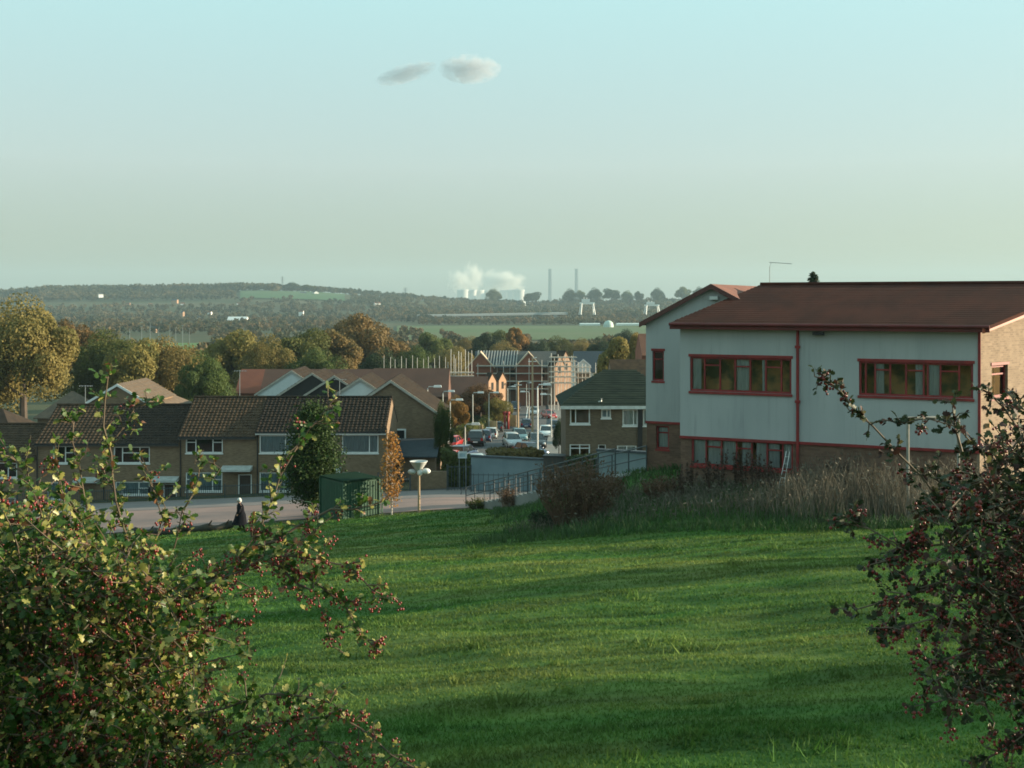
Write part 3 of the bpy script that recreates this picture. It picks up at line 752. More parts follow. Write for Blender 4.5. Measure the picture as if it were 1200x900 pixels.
# ------------------------------------------------------------------ terrace on the left
def fx(px, Y=90.0): return (px - HX) / F * Y
def fz(py, Y=90.0): return -(py - HY) / F * Y
def terrace_unit(pxa, pxb, eave, ridge, wins, label, roofm, canopy=None, door=None, Y=90.0, base=None, tiles=True, gable_r=False, flat=.0):
    xa, xb = fx(pxa, Y), fx(pxb, Y)
    zb = float(gz((xa + xb) / 2, Y)) - .3 if base is None else base
    t = thing('terraced_house', (xa, Y, zb), label, 'house')
    w = xb - xa; he = fz(eave, Y) - zb; dpt = 8.6; hr = fz(ridge, Y + dpt / 2) - zb
    ops = []
    for (a, b, c, d, *_) in wins: ops.append((fx(a, Y) - xa, fx(b, Y) - xa, fz(d, Y) - zb, fz(c, Y) - zb))
    dop = None
    if door: dop = (fx(door[0], Y) - xa, fx(door[1], Y) - xa, .25, fz(door[2], Y) - zb)
    mb = MB(); wall_open(mb, .003, w - .003, 0, he, ops + ([dop] if dop else []), 0, .25)
    mb.box(.003, w - .003, dpt - .25, dpt, 0, he)
    for x0 in (.003, w - .253):
        mb.box(x0, x0 + .25, .25, dpt - .25, 0, he)
        mb.prism_x([(0.02, he), (dpt - .02, he), (dpt / 2, hr - .12)], x0, x0 + .25)
    mb.build('wall', M_brickh, t)
    for o, wn_ in zip(ops, wins):
        mu, tr, cu_ = wn_[4], wn_[5], wn_[6]
        window(t, o, .06, mu, tr, M_white, .085, True, cu_, ((.0, 1.),) if cu_ is M_curtainb else ((.02, .2), (.8, .98)))
    mb = MB(); mb.box(.3, w - .3, 1.1, 1.2, .1, he - .1); mb.build('room_interior', M_dark, t)
    if dop:
        mb = MB(); mb.box(dop[0] + .09, dop[1] - .09, .12, .17, dop[2], dop[3] - .07); d_ = mb.build('door', mat('brown_door', (.06, .04, .03), .5), t)
        mb = MB(); mb.box(dop[0], dop[0] + .085, .05, .18, dop[2], dop[3]); mb.box(dop[1] - .085, dop[1], .05, .18, dop[2], dop[3]); mb.box(dop[0] + .085, dop[1] - .085, .05, .18, dop[3] - .065, dop[3]); mb.build('door_frame', M_white, d_)
    if canopy:
        a, b, c, d = canopy; ca, cb = fx(a, Y) - xa, fx(b, Y) - xa; zc0 = fz(d, Y) - zb; zc1 = fz(c, Y) - zb
        mb = MB(); mb.hexa([(ca, -.9, zc0), (cb, -.9, zc0), (cb, -.003, zc0 + .06), (ca, -.003, zc0 + .06)], [(ca, -.9, zc0 + .17), (cb, -.9, zc0 + .17), (cb, -.003, zc1), (ca, -.003, zc1)]); mb.build('porch_canopy', mat('pale_canopy', (.5, .52, .5), .7), t)
    ang = math.atan2(hr - he, dpt / 2 + .35); Ls = math.hypot(hr - he + .05, dpt / 2 + .35)
    mb = MB()
    tile_roof(mb, (-.02, -.35, he - .05), (1, 0, 0), (0, math.cos(ang), math.sin(ang)), w + .04, Ls)
    rf = None
    mb.hexa([(-.02, dpt / 2, hr - .16), (w + .02, dpt / 2, hr - .16), (w + .02, dpt + .35, he - .2), (-.02, dpt + .35, he - .2)], [(-.02, dpt / 2, hr), (w + .02, dpt / 2, hr), (w + .02, dpt + .35, he - .05), (-.02, dpt + .35, he - .05)])
    rf = mb.build('roof', roofm, t)
    mb = MB(); mb.tube([(-.02, dpt / 2, hr + .03), (w + .02, dpt / 2, hr + .03)], .11, 6); mb.build('ridge_tiles', roofm, rf)
    mb = MB(); mb.box(0, w, -.30, -.26, he - .24, he - .06); mb.box(0.01, w - .01, -.26, -.003, he - .20, he - .17); mb.build('fascia', M_white if flat else mat('dark_fascia', (.10, .095, .09), .6), t)
    mb = MB(); mb.tube([(0, -.36, he - .07), (w, -.36, he - .07)], .055, 6); mb.build('gutter', M_black, t)
    mb = MB(); mb.tube([(.12, -.06, 0), (.12, -.06, he - .3), (.12, -.30, he - .1)], .045, 6); mb.build('downpipe', M_black, t)
    return t, w, he, hr, zb
c3 = (.27, .73)
c3t = [(0, .62), (2, .62)]
B_ = M_curtainb
tB = terrace_unit(210, 300, 511, 465.5, [(217.5, 261, 510.8, 531, c3, c3t, None), (217.5, 260.5, 553.6, 576, c3, c3t, B_)],
   'terraced house with light speckled pantile roof, second house from the brick gable end', M_tile, canopy=(261, 296, 545.5, 551), door=(279, 295, 556))
terrace_unit(300, 376, 505.5, 465.5, [(304, 343, 510, 531, (.78,), [], B_), (304, 341, 553.6, 576, (.78,), [], B_)],
   'terraced house partly behind the dark sapling, between the speckled roof and the end house', M_tiled, flat=1)
terrace_unit(376, 452.5, 505.5, 465.5, [(400.7, 443.5, 509.5, 531, (.75,), [], B_), (401, 422, 553, 563, (.5,), [], None)],
   'end terraced house beside the big brick gable wall, behind the green container', M_tiled, canopy=(379, 400, 547.5, 552), flat=1)
terrace_unit(120, 210, 519, 474.5, [(133, 175.5, 523.5, 543, (.24, .72), [(1, .62)], None), (135, 175.5, 564.5, 580, (.2, .68), [(2, .5)], B_)],
   'terraced house with dark tiled roof just left of the speckled roof', M_tiled, canopy=(172, 210, 558, 563.5), door=(191, 207, 567))
terrace_unit(42, 120, 519, 474.5, [(62, 88, 522.5, 543, (.55,), [(1, .6)], None), (55, 81, 565, 585, (.6,), [(1, .6)], B_)],
   'terraced house behind the thickest hawthorn leaves with a speckled brown roof', M_tile, canopy=(90, 118, 559, 564))
terrace_unit(-40, 42, 536, 497, [(-20, 20, 542, 560, c3, c3t, None), (-22, 18, 583, 600, c3, c3t, B_)],
   'lowest terraced house with its roof a step down at the picture edge', M_tile)
def roof_aerial(px, Y, zpy, label, h=1.6):
    p_ = P(px, zpy, Y); t = thing('television_aerial', p_, label, 'aerial'); mb = MB(); mb.tube([(0, 0, -.3), (0, 0, h)], .03, 5); mb.build('mast', M_grey, t)
    mb = MB(); mb.tube([(-.5, 0, h - .05), (.6, 0, h - .05)], .022, 4)
    for k in range(5): mb.tube([(-.4 + k * .22, -.28, h - .05), (-.4 + k * .22, .28, h - .05)], .014, 4)
    mb.build('boom', M_grey, t)
roof_aerial(281, 94.3, 465.5, 'television aerial on the speckled terrace roof', 2.2)
roof_aerial(398, 94.3, 465.5, 'television aerial on the end terraced house roof', 1.5)
roof_aerial(100, 94.3, 474.5, 'television aerial behind the top hawthorn sprig', 1.6)
# end gable and the gabled row behind
def gable_house(px, apex, half, eave_dz, Y, wallm, roofm, label, depth=9, base=None, white=False, dead=None):
    x = fx(px, Y); za = fz(apex, Y); zb = float(gz(x, Y)) - .3
    t = thing('gabled_house', (x, Y, zb), label, 'house')
    ha = za - zb; he = ha - eave_dz
    mb = MB(); mb.prism_y([(-half, 0), (half, 0), (half, he), (0, ha - .1), (-half, he)], 0, depth); mb.build('wall', M_brickh, t)
    if wallm is not M_brickh:
        mb = MB(); mb.prism_y([(-half + .05, he - 1.6), (half - .05, he - 1.6), (half - .05, he - .05), (0, ha - .17), (-half + .05, he - .05)], -.04, -.003); mb.build('gable_cladding', wallm, t)
    ov = .3; sl_ = eave_dz / half
    mb = MB(); vb = MB()
    for sg_ in (-1, 1):
        L_ = math.hypot(half + ov, (half + ov) * sl_)
        up = Vector((-sg_ * (half + ov), 0, (half + ov) * sl_)).normalized()
        tile_roof(mb, (sg_ * (half + ov), -.2 if sg_ > 0 else depth + .2, he - ov * sl_), (0, sg_, 0), up, depth + .4, L_, .6, .5)
        a = (sg_ * (half + ov), he - ov * sl_)
        vb.hexa([(a[0], -.25, a[1] - .22), (0, -.25, ha - .22), (0, -.19, ha - .22), (a[0], -.19, a[1] - .22)][::sg_], [(a[0], -.25, a[1] + .04), (0, -.25, ha + .04), (0, -.19, ha + .04), (a[0], -.19, a[1] + .04)][::sg_])
    mb.build('roof', roofm, t); vb.build('barge_board', dead or mat('pale_barge', (.46, .42, .36), .7), t)
    return t
M_clad = mat('white_cladding', (.66, .70, .70), .7, (.60, .64, .64), 2)
M_cladd = mat('black_cladding', (.03, .03, .03), .8)
gable_house(458, 445.5, 4.35, 2.95, 101, M_brickh, M_tiled, 'brick gable end with bare wall facing the hill, nearest of the gabled row')
gable_house(422, 443, 4.2, 2.7, 112, M_clad, M_tiled, 'gabled house with white cladding right behind the bare brick gable end')
gable_house(392, 440, 4.2, 2.7, 122, M_cladd, M_tiled, 'black clad gabled house, the right one of the two black gables')
gable_house(366, 437, 4.2, 2.7, 132, M_cladd, M_tiled, 'black clad gabled house next to the first white gable')
gable_house(342, 434, 4.3, 2.8, 142, M_clad, M_tiled, 'white clad gabled house farthest along the row, beside the red roofed block')
# long roofs
def long_house(name, pxa, pxb, ridge, Y, rise, depth, label, wallm, roofm, hip=0.0, cat='house', eave_over=.3):
    xa, xb = fx(pxa, Y), fx(pxb, Y); zb = float(gz((xa + xb) / 2, Y)) - .3
    t = thing(name, (xa, Y - depth / 2, zb), label, cat); w = xb - xa; hr = fz(ridge, Y) - zb; he = hr - rise
    mb = MB(); mb.box(.02, w - .02, 0, depth, 0, he)
    if hip == 0: mb.prism_x([(0.02, he), (depth - .02, he), (depth / 2, hr - .1)], .02, w - .02)
    mb.build('wall', wallm, t)
    o = eave_over; so = o * rise / (depth / 2)
    mb = MB()
    mb.slab([(-o * (hip > 0), -o, he - so), (w + o * (hip > 0), -o, he - so), (w - hip, depth / 2, hr), (hip, depth / 2, hr)], .12)
    mb.slab([(hip, depth / 2, hr), (w - hip, depth / 2, hr), (w + o * (hip > 0), depth + o, he - so), (-o * (hip > 0), depth + o, he - so)], .12)
    if hip > 0:
        mb.slab([(w + o, -o, he - so), (w + o, depth + o, he - so), (w - hip, depth / 2, hr)], .1)
        mb.slab([(-o, depth + o, he - so), (-o, -o, he - so), (hip, depth / 2, hr)], .1)
    mb.build('roof', roofm, t)
    return t, w, he, hr, zb
M_brickd = mat('dull_red_brick', (.13, .065, .045), .9)
M_rr = mat('red_brown_tiles', (.135, .065, .045), .85, (.11, .055, .04), .5, .4, 8)
M_rl = mat('bright_red_tiles', (.26, .085, .05), .85, (.22, .07, .045), .5)
long_house('brick_house', 283, 311, 432.5, 182, 3.2, 8, 'bright red brick block at the left end of the long red roofs', M_brickr, M_rl)
long_house('long_terrace', 311, 438, 432.5, 176, 3.2, 8, 'long brown-red roofed terrace behind the black and white gables', M_brickd, M_rr)
long_house('long_terrace', 438, 527, 431.5, 172, 3.6, 8, 'brown-red roofed terrace directly behind the bare brick gable end', M_brickd, M_rr)
long_house('long_terrace', 526, 572, 441, 190, 3.8, 8, 'brown-red terrace roof below the tall scaffold poles', M_brickd, M_rr)
# tan houses left
tt, w_, he_, hr_, zb_ = long_house('tan_house', 60, 110, 458.5, 120, 2.2, 7, 'small house with tan hipped roof behind the speckled terrace roof', M_brickh, M_tilet, hip=2.1)
gable_house(138, 450, 2.9, 1.7, 116, M_brickh, M_tilet, 'tan roofed house with a white edged gable peak behind the terrace', dead=M_white)
long_house('tan_house', 140, 210, 452, 124, 2.0, 8, 'wide tan hipped roof right of the white edged gable peak', M_brickh, M_tilet, hip=3)
long_house('dark_roofed_house', -40, 36, 479, 108, 2.2, 8, 'house with a dark tiled roof behind the lowest terraced house', M_brickh, M_tiled, hip=2.6)
# flats on the right of the street
YF = 84.0
xa, xb = fx(663, YF), fx(800, YF); zbF = -12.4
fl = thing('brick_flats', (xa, YF, zbF), 'two storey brick flats with a dark green hipped roof beside the street', 'house')
w = xb - xa; heF = fz(475, YF) - zbF; hrF = fz(433, YF + 4.2) - zbF
def fo(a, b, c, d): return (fx(a, YF) - xa, fx(b, YF) - xa, fz(d, YF) - zbF, fz(c, YF) - zbF)
fops = [fo(668, 691.5, 478.5, 497), fo(704.5, 716, 479.5, 490), fo(729.5, 747.5, 480, 499), fo(667.5, 691.5, 520.5, 538), fo(723, 746, 522, 535), fo(753.5, 775, 480, 499)]
dF = fo(701, 710, 521, 545)
mb = MB(); wall_open(mb, 0, w, -1, heF, fops + [dF], 0, .25); mb.box(0, w, 8.2, 8.45, -1, heF); mb.box(0, .25, .25, 8.2, -1, heF); mb.box(w - .25, w, .25, 8.2, -1, heF); mb.build('wall', mat('flat_brick', (.165, .125, .085), .9, (.14, .105, .072), .8, brick=(.95, .9, .85)), fl)
M_warm = mat('warm_room', (.30, .14, .05), .8, (.12, .10, .04), .8)
for k, (o, mu, tr, cu_) in enumerate(zip(fops, [(.28,), (.6,), (.72,), (.5,), (.5,), (.7,)], [[], [], [], [(0, .72), (1, .72)], [(0, .5)], []], [None, M_curtainb, M_curtain, None, M_curtain, M_curtain])):
    window(fl, o, .06, mu, tr, M_white, .09, True, cu_, ((0, 1),))
mb = MB(); mb.box(.3, w - .3, 1.2, 1.3, -.5, heF - .1); mb.build('room_interior', M_warm, fl)
mb = MB(); mb.box(dF[0] + .06, dF[1] - .06, .1, .15, dF[2], dF[3] - .06); d_ = mb.build('door', M_dark, fl)
mb = MB(); mb.box(dF[0], dF[0] + .06, .05, .16, dF[2], dF[3]); mb.box(dF[1] - .06, dF[1], .05, .16, dF[2], dF[3]); mb.box(dF[0] + .06, dF[1] - .06, .05, .16, dF[3] - .055, dF[3]); mb.build('door_frame', M_white, d_)
mb = MB(); o_ = .4; hp = 3.1
mb.slab([(-o_, -o_, heF), (w + o_, -o_, heF), (w - hp, 4.2, hrF), (hp + .1, 4.2, hrF)], .1); mb.slab([(hp + .1, 4.2, hrF), (w - hp, 4.2, hrF), (w + o_, 8.8, heF), (-o_, 8.8, heF)], .1)
mb.slab([(-o_, 8.8, heF), (-o_, -o_, heF), (hp + .1, 4.2, hrF)], .1); mb.slab([(w + o_, -o_, heF), (w + o_, 8.8, heF), (w - hp, 4.2, hrF)], .1)
slF = (hrF - heF) / 4.6
for k in range(1, 16):
    t_ = k / 16; xaa = -o_ + (hp + .1 + o_) * t_; xbb = w + o_ - (hp + o_) * t_; y_ = -o_ + 4.6 * t_; z_ = heF + (hrF - heF) * t_
    mb.poly([(xaa, y_, z_ + .03), (xbb, y_, z_ + .03), (xbb, y_ + .28, z_ + .28 * slF + .003), (xaa, y_ + .28, z_ + .28 * slF + .003)]); mb.poly([(xaa, y_, z_ - .01), (xbb, y_, z_ - .01), (xbb, y_, z_ + .03), (xaa, y_, z_ + .03)])
mb.build('roof', M_slate, fl)
mb = MB(); mb.box(-.4, w + .4, -.44, -.40, heF - .24, heF - .01); mb.box(-.39, w + .39, -.395, -.004, heF - .24, heF - .2); mb.build('fascia', mat('pale_fascia', (.6, .62, .6), .6), fl)
xd = fx(750, YF) - xa
mb = MB(); mb.box(xd - .16, xd + .16, -.16, -.004, -1, heF - .25); mb.build('downpipe', M_black, fl)
mb = MB(); xv = fx(703, YF) - xa; zv = heF + .25; mb.tube([(xv - .12, .05, zv), (xv + .1, .05, zv + .05), (xv + .12, .05, zv + .25)], .06, 6); mb.build('roof_vent', M_lampc, fl)
long_house('pantiled_house', 714, 790, 421, 98.5, 2.4, 8.5, 'pantiled roof rising directly behind the hip roofed flats', M_brickh, M_tile)
long_house('brick_house', 748, 800, 391, 136, 2.2, 7, 'brick house half hidden between the golden trees and the pale school wall', M_brickr, M_tiler)

# ------------------------------------------------------------------ building site at the end of the street
YS = 245.0
def site_house(pxa, pxb, ridge, label, gabpx, roofm, batten, Y=YS):
    t, w, he, hr, zb = long_house('unfinished_house', pxa, pxb, ridge, Y, 3.0, 9, label, mat('site_brick', (.24, .115, .07), .9, (.15, .10, .075), .3), roofm)
    xg = fx(gabpx, Y) - fx(pxa, Y)
    mb = MB(); mb.prism_y([(xg - 2.6, 0), (xg + 2.6, 0), (xg + 2.6, he), (xg, hr - .15), (xg - 2.6, he)], -1.2, 1.5); mb.build('front_gable', M_brickr, t)
    mb = MB()
    for s_ in (-1, 1):
        mb.hexa([(xg + s_ * 3, -1.45, he - .45), (xg, -1.45, hr - .15), (xg, 3.5, hr - .15), (xg + s_ * 3, 3.5, he - .45)][::s_], [(xg + s_ * 3, -1.45, he - .2), (xg, -1.45, hr + .12), (xg, 3.5, hr + .12), (xg + s_ * 3, 3.5, he - .2)][::s_])
    mb.build('gable_roof', mat('pale_timber', (.55, .42, .30), .8), t)
    if batten:
        n = 15
        for k in range(n):
            x = w * (k + .5) / n; mb = MB()
            mb.hexa([(x - .12, -.25, he + .0), (x + .12, -.25, he + .0), (x + .5, 4.4, hr + .02), (x + .26, 4.4, hr + .02)], [(x - .12, -.25, he + .14), (x + .12, -.25, he + .14), (x + .5, 4.4, hr + .16), (x + .26, 4.4, hr + .16)])
            mb.build('rafter', mat('grey_batten', (.40, .38, .35), .8), t)
    mb = MB()
    for k in range(4):
        x = w * (k + .5) / 4; mb.box(x - .6, x + .6, -.04, -.004, he - 2.2, he - .8); mb.box(x - .6, x + .6, -.04, -.004, he - 5, he - 3.6)
    mb.build('window_openings', M_dark, t)
    return t
site_house(557, 606, 411.5, 'unfinished brick house with bare roof battens behind the scaffolding', 564, M_slateb, True)
site_house(604, 652, 411.5, 'unfinished brick house with a finished grey roof and pale timber gable', 619, mat('new_grey_tile', (.10, .10, .095), .8), False)
def end_gable(px, top, bot, wpx, Y, label, m, side):
    x = fx(px, Y); hw = wpx / F * Y / 2 / .78; t = thing('gabled_house', (x, Y, fz(bot, Y)), label, 'house', R(-62)); h = fz(top, Y) - fz(bot, Y); he = h - hw * 1.3
    mb = MB(); mb.prism_y([(-hw, 0), (hw, 0), (hw, he), (0, h), (-hw, he)], 0, .01 + hw * 1.2); t.rotation_euler = (0, 0, R(48))
    mb.build('wall', m, t)
    mb = MB()
    for s_ in (-1, 1):
        mb.hexa([(s_ * (hw + .2), -.1, he - .2), (0, -.1, h + .02), (0, hw * 1.2, h + .02), (s_ * (hw + .2), hw * 1.2, he - .2)][::s_], [(s_ * (hw + .2), -.1, he), (0, -.1, h + .24), (0, hw * 1.2, h + .24), (s_ * (hw + .2), hw * 1.2, he)][::s_])
    mb.build('roof', M_tiled, t)
    mb = MB(); mb.box(-hw * .3, hw * .3, -.03, -.004, he - 1.6, he - .3); mb.build('window', M_dark, t)
    return t
M_peach = mat('peach_brick', (.40, .25, .16), .9, (.33, .20, .13), .5)
end_gable(577, 438, 470, 10, 205, 'house with a narrow sunlit gable peak left of its twin by the street', M_peach, 1)
end_gable(589, 437, 470, 10, 212, 'house with a narrow sunlit gable peak nearest the street lamps', M_peach, 1)
t = end_gable(663, 412, 470, 15, 240, 'sunlit orange brick gable end of the building site', mat('orange_brick', (.29, .185, .125), .9, (.20, .125, .09), .6), 1)
end_gable(656, 417, 470, 13, 232, 'stepped orange brick gable just in front of the taller sunlit gable', mat('orange_brick', (.50, .26, .15)), 1)
long_house('slate_house', 672, 707, 411.5, 262, 4.2, 9, 'house with a dark blue slate roof behind the scaffolding', M_white, M_slateb)
gable_house(683.5, 421, 1.4, 1.2, 252, M_clad, M_slateb, 'white dormer-like gabled front below the blue slate roof', depth=3, dead=M_white)
M_scaf = mat('scaffold_tube', (.62, .60, .56), .5, (.5, .48, .45), 3, metal=.2)
def scaffold(label, poles, Y, lifts, r=.06, boards=True, bay=1.6, bot=None):
    pxs = [p_[0] for p_ in poles]; x0, x1 = fx(min(pxs), Y), fx(max(pxs), Y); zb = float(gz((x0 + x1) / 2, Y)) if bot is None else fz(bot, Y)
    t = thing('scaffold', (x0, Y, zb), label, 'scaffold')
    for k, (px, top) in enumerate(poles):
        mb = MB(); x = fx(px, Y) - x0; yy = (k % 2) * bay; mb.tube([(x, yy, -.2), (x, yy, fz(top, Y) - zb)], r, 5); mb.build('pole', M_scaf, t)
    for l_ in lifts:
        z = fz(l_, Y) - zb
        mb = MB(); mb.tube([(-.4, 0, z), (x1 - x0 + .4, 0, z)], r * .9, 5); mb.tube([(-.4, bay, z), (x1 - x0 + .4, bay, z)], r * .9, 5); mb.build('ledger', M_scaf, t)
        mb = MB(); mb.box(-.3, x1 - x0 + .3, .15, bay - .15, z + .07, z + .13); mb.build('board', mat('scaffold_board', (.45, .36, .26), .8), t)
    return t
scaffold('cluster of tall pale scaffold poles above the brown-red terrace roof', [(528.5, 409), (531.5, 416), (534, 420), (537, 412), (540.5, 413), (545, 410), (549, 412), (552.5, 411), (525, 424)], 200, (437, 441, 450))
scaffold('thin row of scaffold poles rising behind the long brown-red roof', [(450 + 6.5 * k, 417 + (k * 37 % 5)) for k in range(12)], 196, (436,), .045)
scaffold('scaffolding in shade across the front of the battened house', [(560 + 7.5 * k, 426 - (k * 13 % 7)) for k in range(13)], 238, (429, 438, 447, 456), .06)
scaffold('sunlit scaffolding wrapped round the orange brick gables', [(646 + 4.0 * k, 414 + (k * 23 % 9)) for k in range(8)], 224, (419, 424, 430, 436, 442, 449), .07)
scaffold('bright sunlit scaffolding below the white gabled front', [(656 + 4.4 * k, 424 + (k * 29 % 9) * .7) for k in range(9)], 246, (431, 437, 443), .075)
scaffold('short scaffold poles left of the pantiled roof behind the flats', [(698, 425), (704, 431), (709, 427), (715, 424)], 190, (440,), .05)

# ------------------------------------------------------------------ the far power station and skyline works
M_tower = mat('cooling_tower_concrete', (.62, .61, .58), .9, (.52, .51, .49), .02, stretch=(1, 1, .2))
TW = MB(); prof = []
for k in range(17):
    z = 114 * k / 16; r_ = 26.5 * math.sqrt(1 + ((z - 84) / 64) ** 2) ; prof.append((r_, z))
prof += [(r_ - 1.5, 114), (r_ - 3, 100)]
TW.lathe(prof, 40)
tw0 = TW.build('cooling_tower', M_tower, None, True)
TP = [(542, 6900), (552, 7050), (561, 7180), (570, 7300), (583, 7330), (592, 7200), (600, 7060), (608, 6920)]
TL = ['leftmost cooling tower with its left side in blue shade', 'second cooling tower, overlapped by the leftmost one', 'third cooling tower, left of the tree that hides the middle ones', 'cooling tower just left of the round tree that hides it',
      'cooling tower mostly hidden by the round ridge tree', 'cooling tower just right of the round ridge tree', 'cooling tower between the round tree and the last tower', 'last cooling tower on the right, beside the wide tree']
for k, (px, Y) in enumerate(TP):
    o = tw0 if k == 0 else tw0.copy()
    if k: C.objects.link(o)
    o.location = (fx(px, Y), Y, -53 + .5); o.scale = (1.22, 1.22, 1.03); tag(o, TL[k], 'cooling tower', 'cooling towers of the far power station')
M_chim = mat('chimney_concrete', (.05, .05, .055), .9, (.04, .04, .045), .02)
for px, Y, top, lab in ((644.5, 7000, 315, 'tall power station chimney standing clear of the trees'), (675.5, 7100, 315, 'tall power station chimney rising behind the ridge trees')):
    h = fz(top, Y) + 53; mb = MB(); mb.lathe([(12.5, 0), (11.2, h * .5), (10.2, h * .95), (10.9, h * .955), (10.9, h), (8.5, h), (8.5, h - 4)], 20)
    o = mb.build('power_station_chimney', M_chim, None, True, (fx(px, Y), Y, -52.5)); tag(o, lab, 'chimney', 'chimneys of the far power station')

def vol_mat(name, dens, scale, col=(1, 1, 1), size=(1, 1, 1), thr=.45, soft=.2, lean=0.0, aniso=.2):
    """noise density fading to the edges of the object's own unit box (-1..1)"""
    m = bpy.data.materials.new(name); m.use_nodes = True; N = m.node_tree.nodes; L = m.node_tree.links
    N.remove(N['Principled BSDF']); vs = N.new('ShaderNodeVolumePrincipled'); vs.inputs['Color'].default_value = (*col, 1); vs.inputs['Anisotropy'].default_value = aniso
    tc = N.new('ShaderNodeTexCoord'); nz = N.new('ShaderNodeTexNoise'); nz.inputs['Scale'].default_value = scale; nz.inputs['Detail'].default_value = 5; nz.inputs['Roughness'].default_value = .6
    mp = N.new('ShaderNodeMapping'); mp.inputs['Scale'].default_value = size; L.new(tc.outputs['Object'], mp.inputs[0]); L.new(mp.outputs[0], nz.inputs['Vector'])
    ln = N.new('ShaderNodeVectorMath'); ln.operation = 'LENGTH'; L.new(tc.outputs['Object'], ln.inputs[0])
    a = N.new('ShaderNodeMath'); a.operation = 'MULTIPLY_ADD'; a.inputs[1].default_value = -.42; L.new(ln.outputs['Value'], a.inputs[0]); L.new(nz.outputs['Fac'], a.inputs[2])
    r = N.new('ShaderNodeMapRange'); r.inputs[1].default_value = thr - .35; r.inputs[2].default_value = thr - .35 + soft; r.inputs[4].default_value = dens; L.new(a.outputs[0], r.inputs[0])
    L.new(r.outputs[0], vs.inputs['Density']); L.new(vs.outputs[0], N['Material Output'].inputs['Volume'])
    return m
def puff(name, px, py, Y, rx, rz, ry, m, label, cat, kind=None, tilt=0.0):
    mb = MB(); mb.ball((0, 0, 0), 1.0, 14)
    o = mb.build(name, m, None, True, (fx(px, Y), Y, fz(py, Y))); o.scale = (rx, ry, rz); o.rotation_euler = (0, tilt, 0)
    tag(o, label, cat, None, kind); return o
k_ = 7000 / F
M_steam = vol_mat('steam', .040, 2.4, (1, .97, .92), (1, 1, .8), .47, .30)
puff('steam_plume', 538, 331, 6950, 16 * k_, 18 * k_, 40, M_steam, 'pale steam drifting left from the leftmost cooling tower', 'steam', 'stuff', R(-25))
puff('steam_plume', 554, 326, 7100, 14 * k_, 22 * k_, 40, M_steam, 'tallest column of steam above the second and third cooling towers', 'steam', 'stuff')
puff('steam_plume', 586, 331, 7250, 34 * k_, 18 * k_, 60, M_steam, 'broad bank of steam over the right hand cooling towers', 'steam', 'stuff')
M_cloud = vol_mat('cloud', .015, 2.0, (.66, .68, .73), (1.6, 1, 1), .40, .26)
YC = 6000; kc = YC / F
puff('cloud', 476, 86, YC, 38 * kc, 11 * kc, 60, M_cloud, 'small thin grey cloud with a tapering left end', 'cloud', None, R(-16))
puff('cloud', 551, 81, YC, 38 * kc, 18 * kc, 70, M_cloud, 'small rounded cloud with a sunlit right end', 'cloud', None)
# gantry cranes
def crane(px, top, bot, wpx, Y, label):
    x = fx(px, Y); zb = fz(bot, Y); h = fz(top, Y) - zb; w = wpx / F * Y
    t = thing('gantry_crane', (x, Y, zb), label, 'crane', R(8))
    for s_ in (-1, 1):
        for e in (-1, 1):
            mb = MB(); mb.tube([(s_ * w * .5, e * w * .3, -2), (s_ * w * .40, e * w * .12, h * .66)], w * .045, 6); mb.build('leg', M_white, t)
    mb = MB(); mb.box(-w * .52, w * .52, -w * .1, w * .1, h * .62, h * .76); mb.build('beam', M_white, t)
    mb = MB(); mb.box(-w * .36, w * .16, -w * .12, w * .12, h * .765, h * .98); mb.build('cabin', M_white, t)
    mb = MB(); mb.tube([(-w * .22, 0, h * .98), (-w * .22, 0, h * 1.1)], w * .02, 5); mb.tube([(-w * .02, 0, h * .98), (-w * .02, 0, h * 1.06)], w * .02, 5); mb.build('mast', M_white, t)
crane(688, 350, 367, 17, 1560, 'white gantry crane standing clear at the edge of the trees')
crane(764, 353.5, 367, 17, 1580, 'second white gantry crane, lower and half hidden by the school gable')
# viaduct
YV = 1500; x0, x1 = fx(488, YV), fx(668, YV)
vi = thing('viaduct', (x0, YV, -28), 'long pale road viaduct crossing the valley in front of the ridge', 'bridge')
hv = fz(367.5, YV) + 28
mb = MB(); mb.hexa([(0, 0, hv - 4.2), (x1 - x0, 60, hv - 2), (x1 - x0, 72, hv - 2), (0, 12, hv - 4.2)], [(0, 0, hv - 2.6), (x1 - x0, 60, hv + .2), (x1 - x0, 72, hv + .2), (0, 12, hv - 2.6)]); mb.build('deck', M_conc, vi)
mb = MB(); mb.hexa([(0, -.3, hv - 2.5), (x1 - x0, 59.7, hv + .25), (x1 - x0, 60, hv + .25), (0, 0, hv - 2.5)], [(0, -.3, hv - 1.3), (x1 - x0, 59.7, hv + 1.4), (x1 - x0, 60, hv + 1.4), (0, 0, hv - 1.3)]); mb.build('parapet', mat('parapet_blue_grey', (.40, .45, .47), .7), vi)
for k in range(6):
    f_ = (k + .5) / 6; xx = (x1 - x0) * f_; yy = 60 * f_
    mb = MB(); mb.box(xx - 2.5, xx + 2.5, yy + 2, yy + 10, -3, hv - 3.9 + 2.2 * f_); mb.build('pier', M_conc, vi)
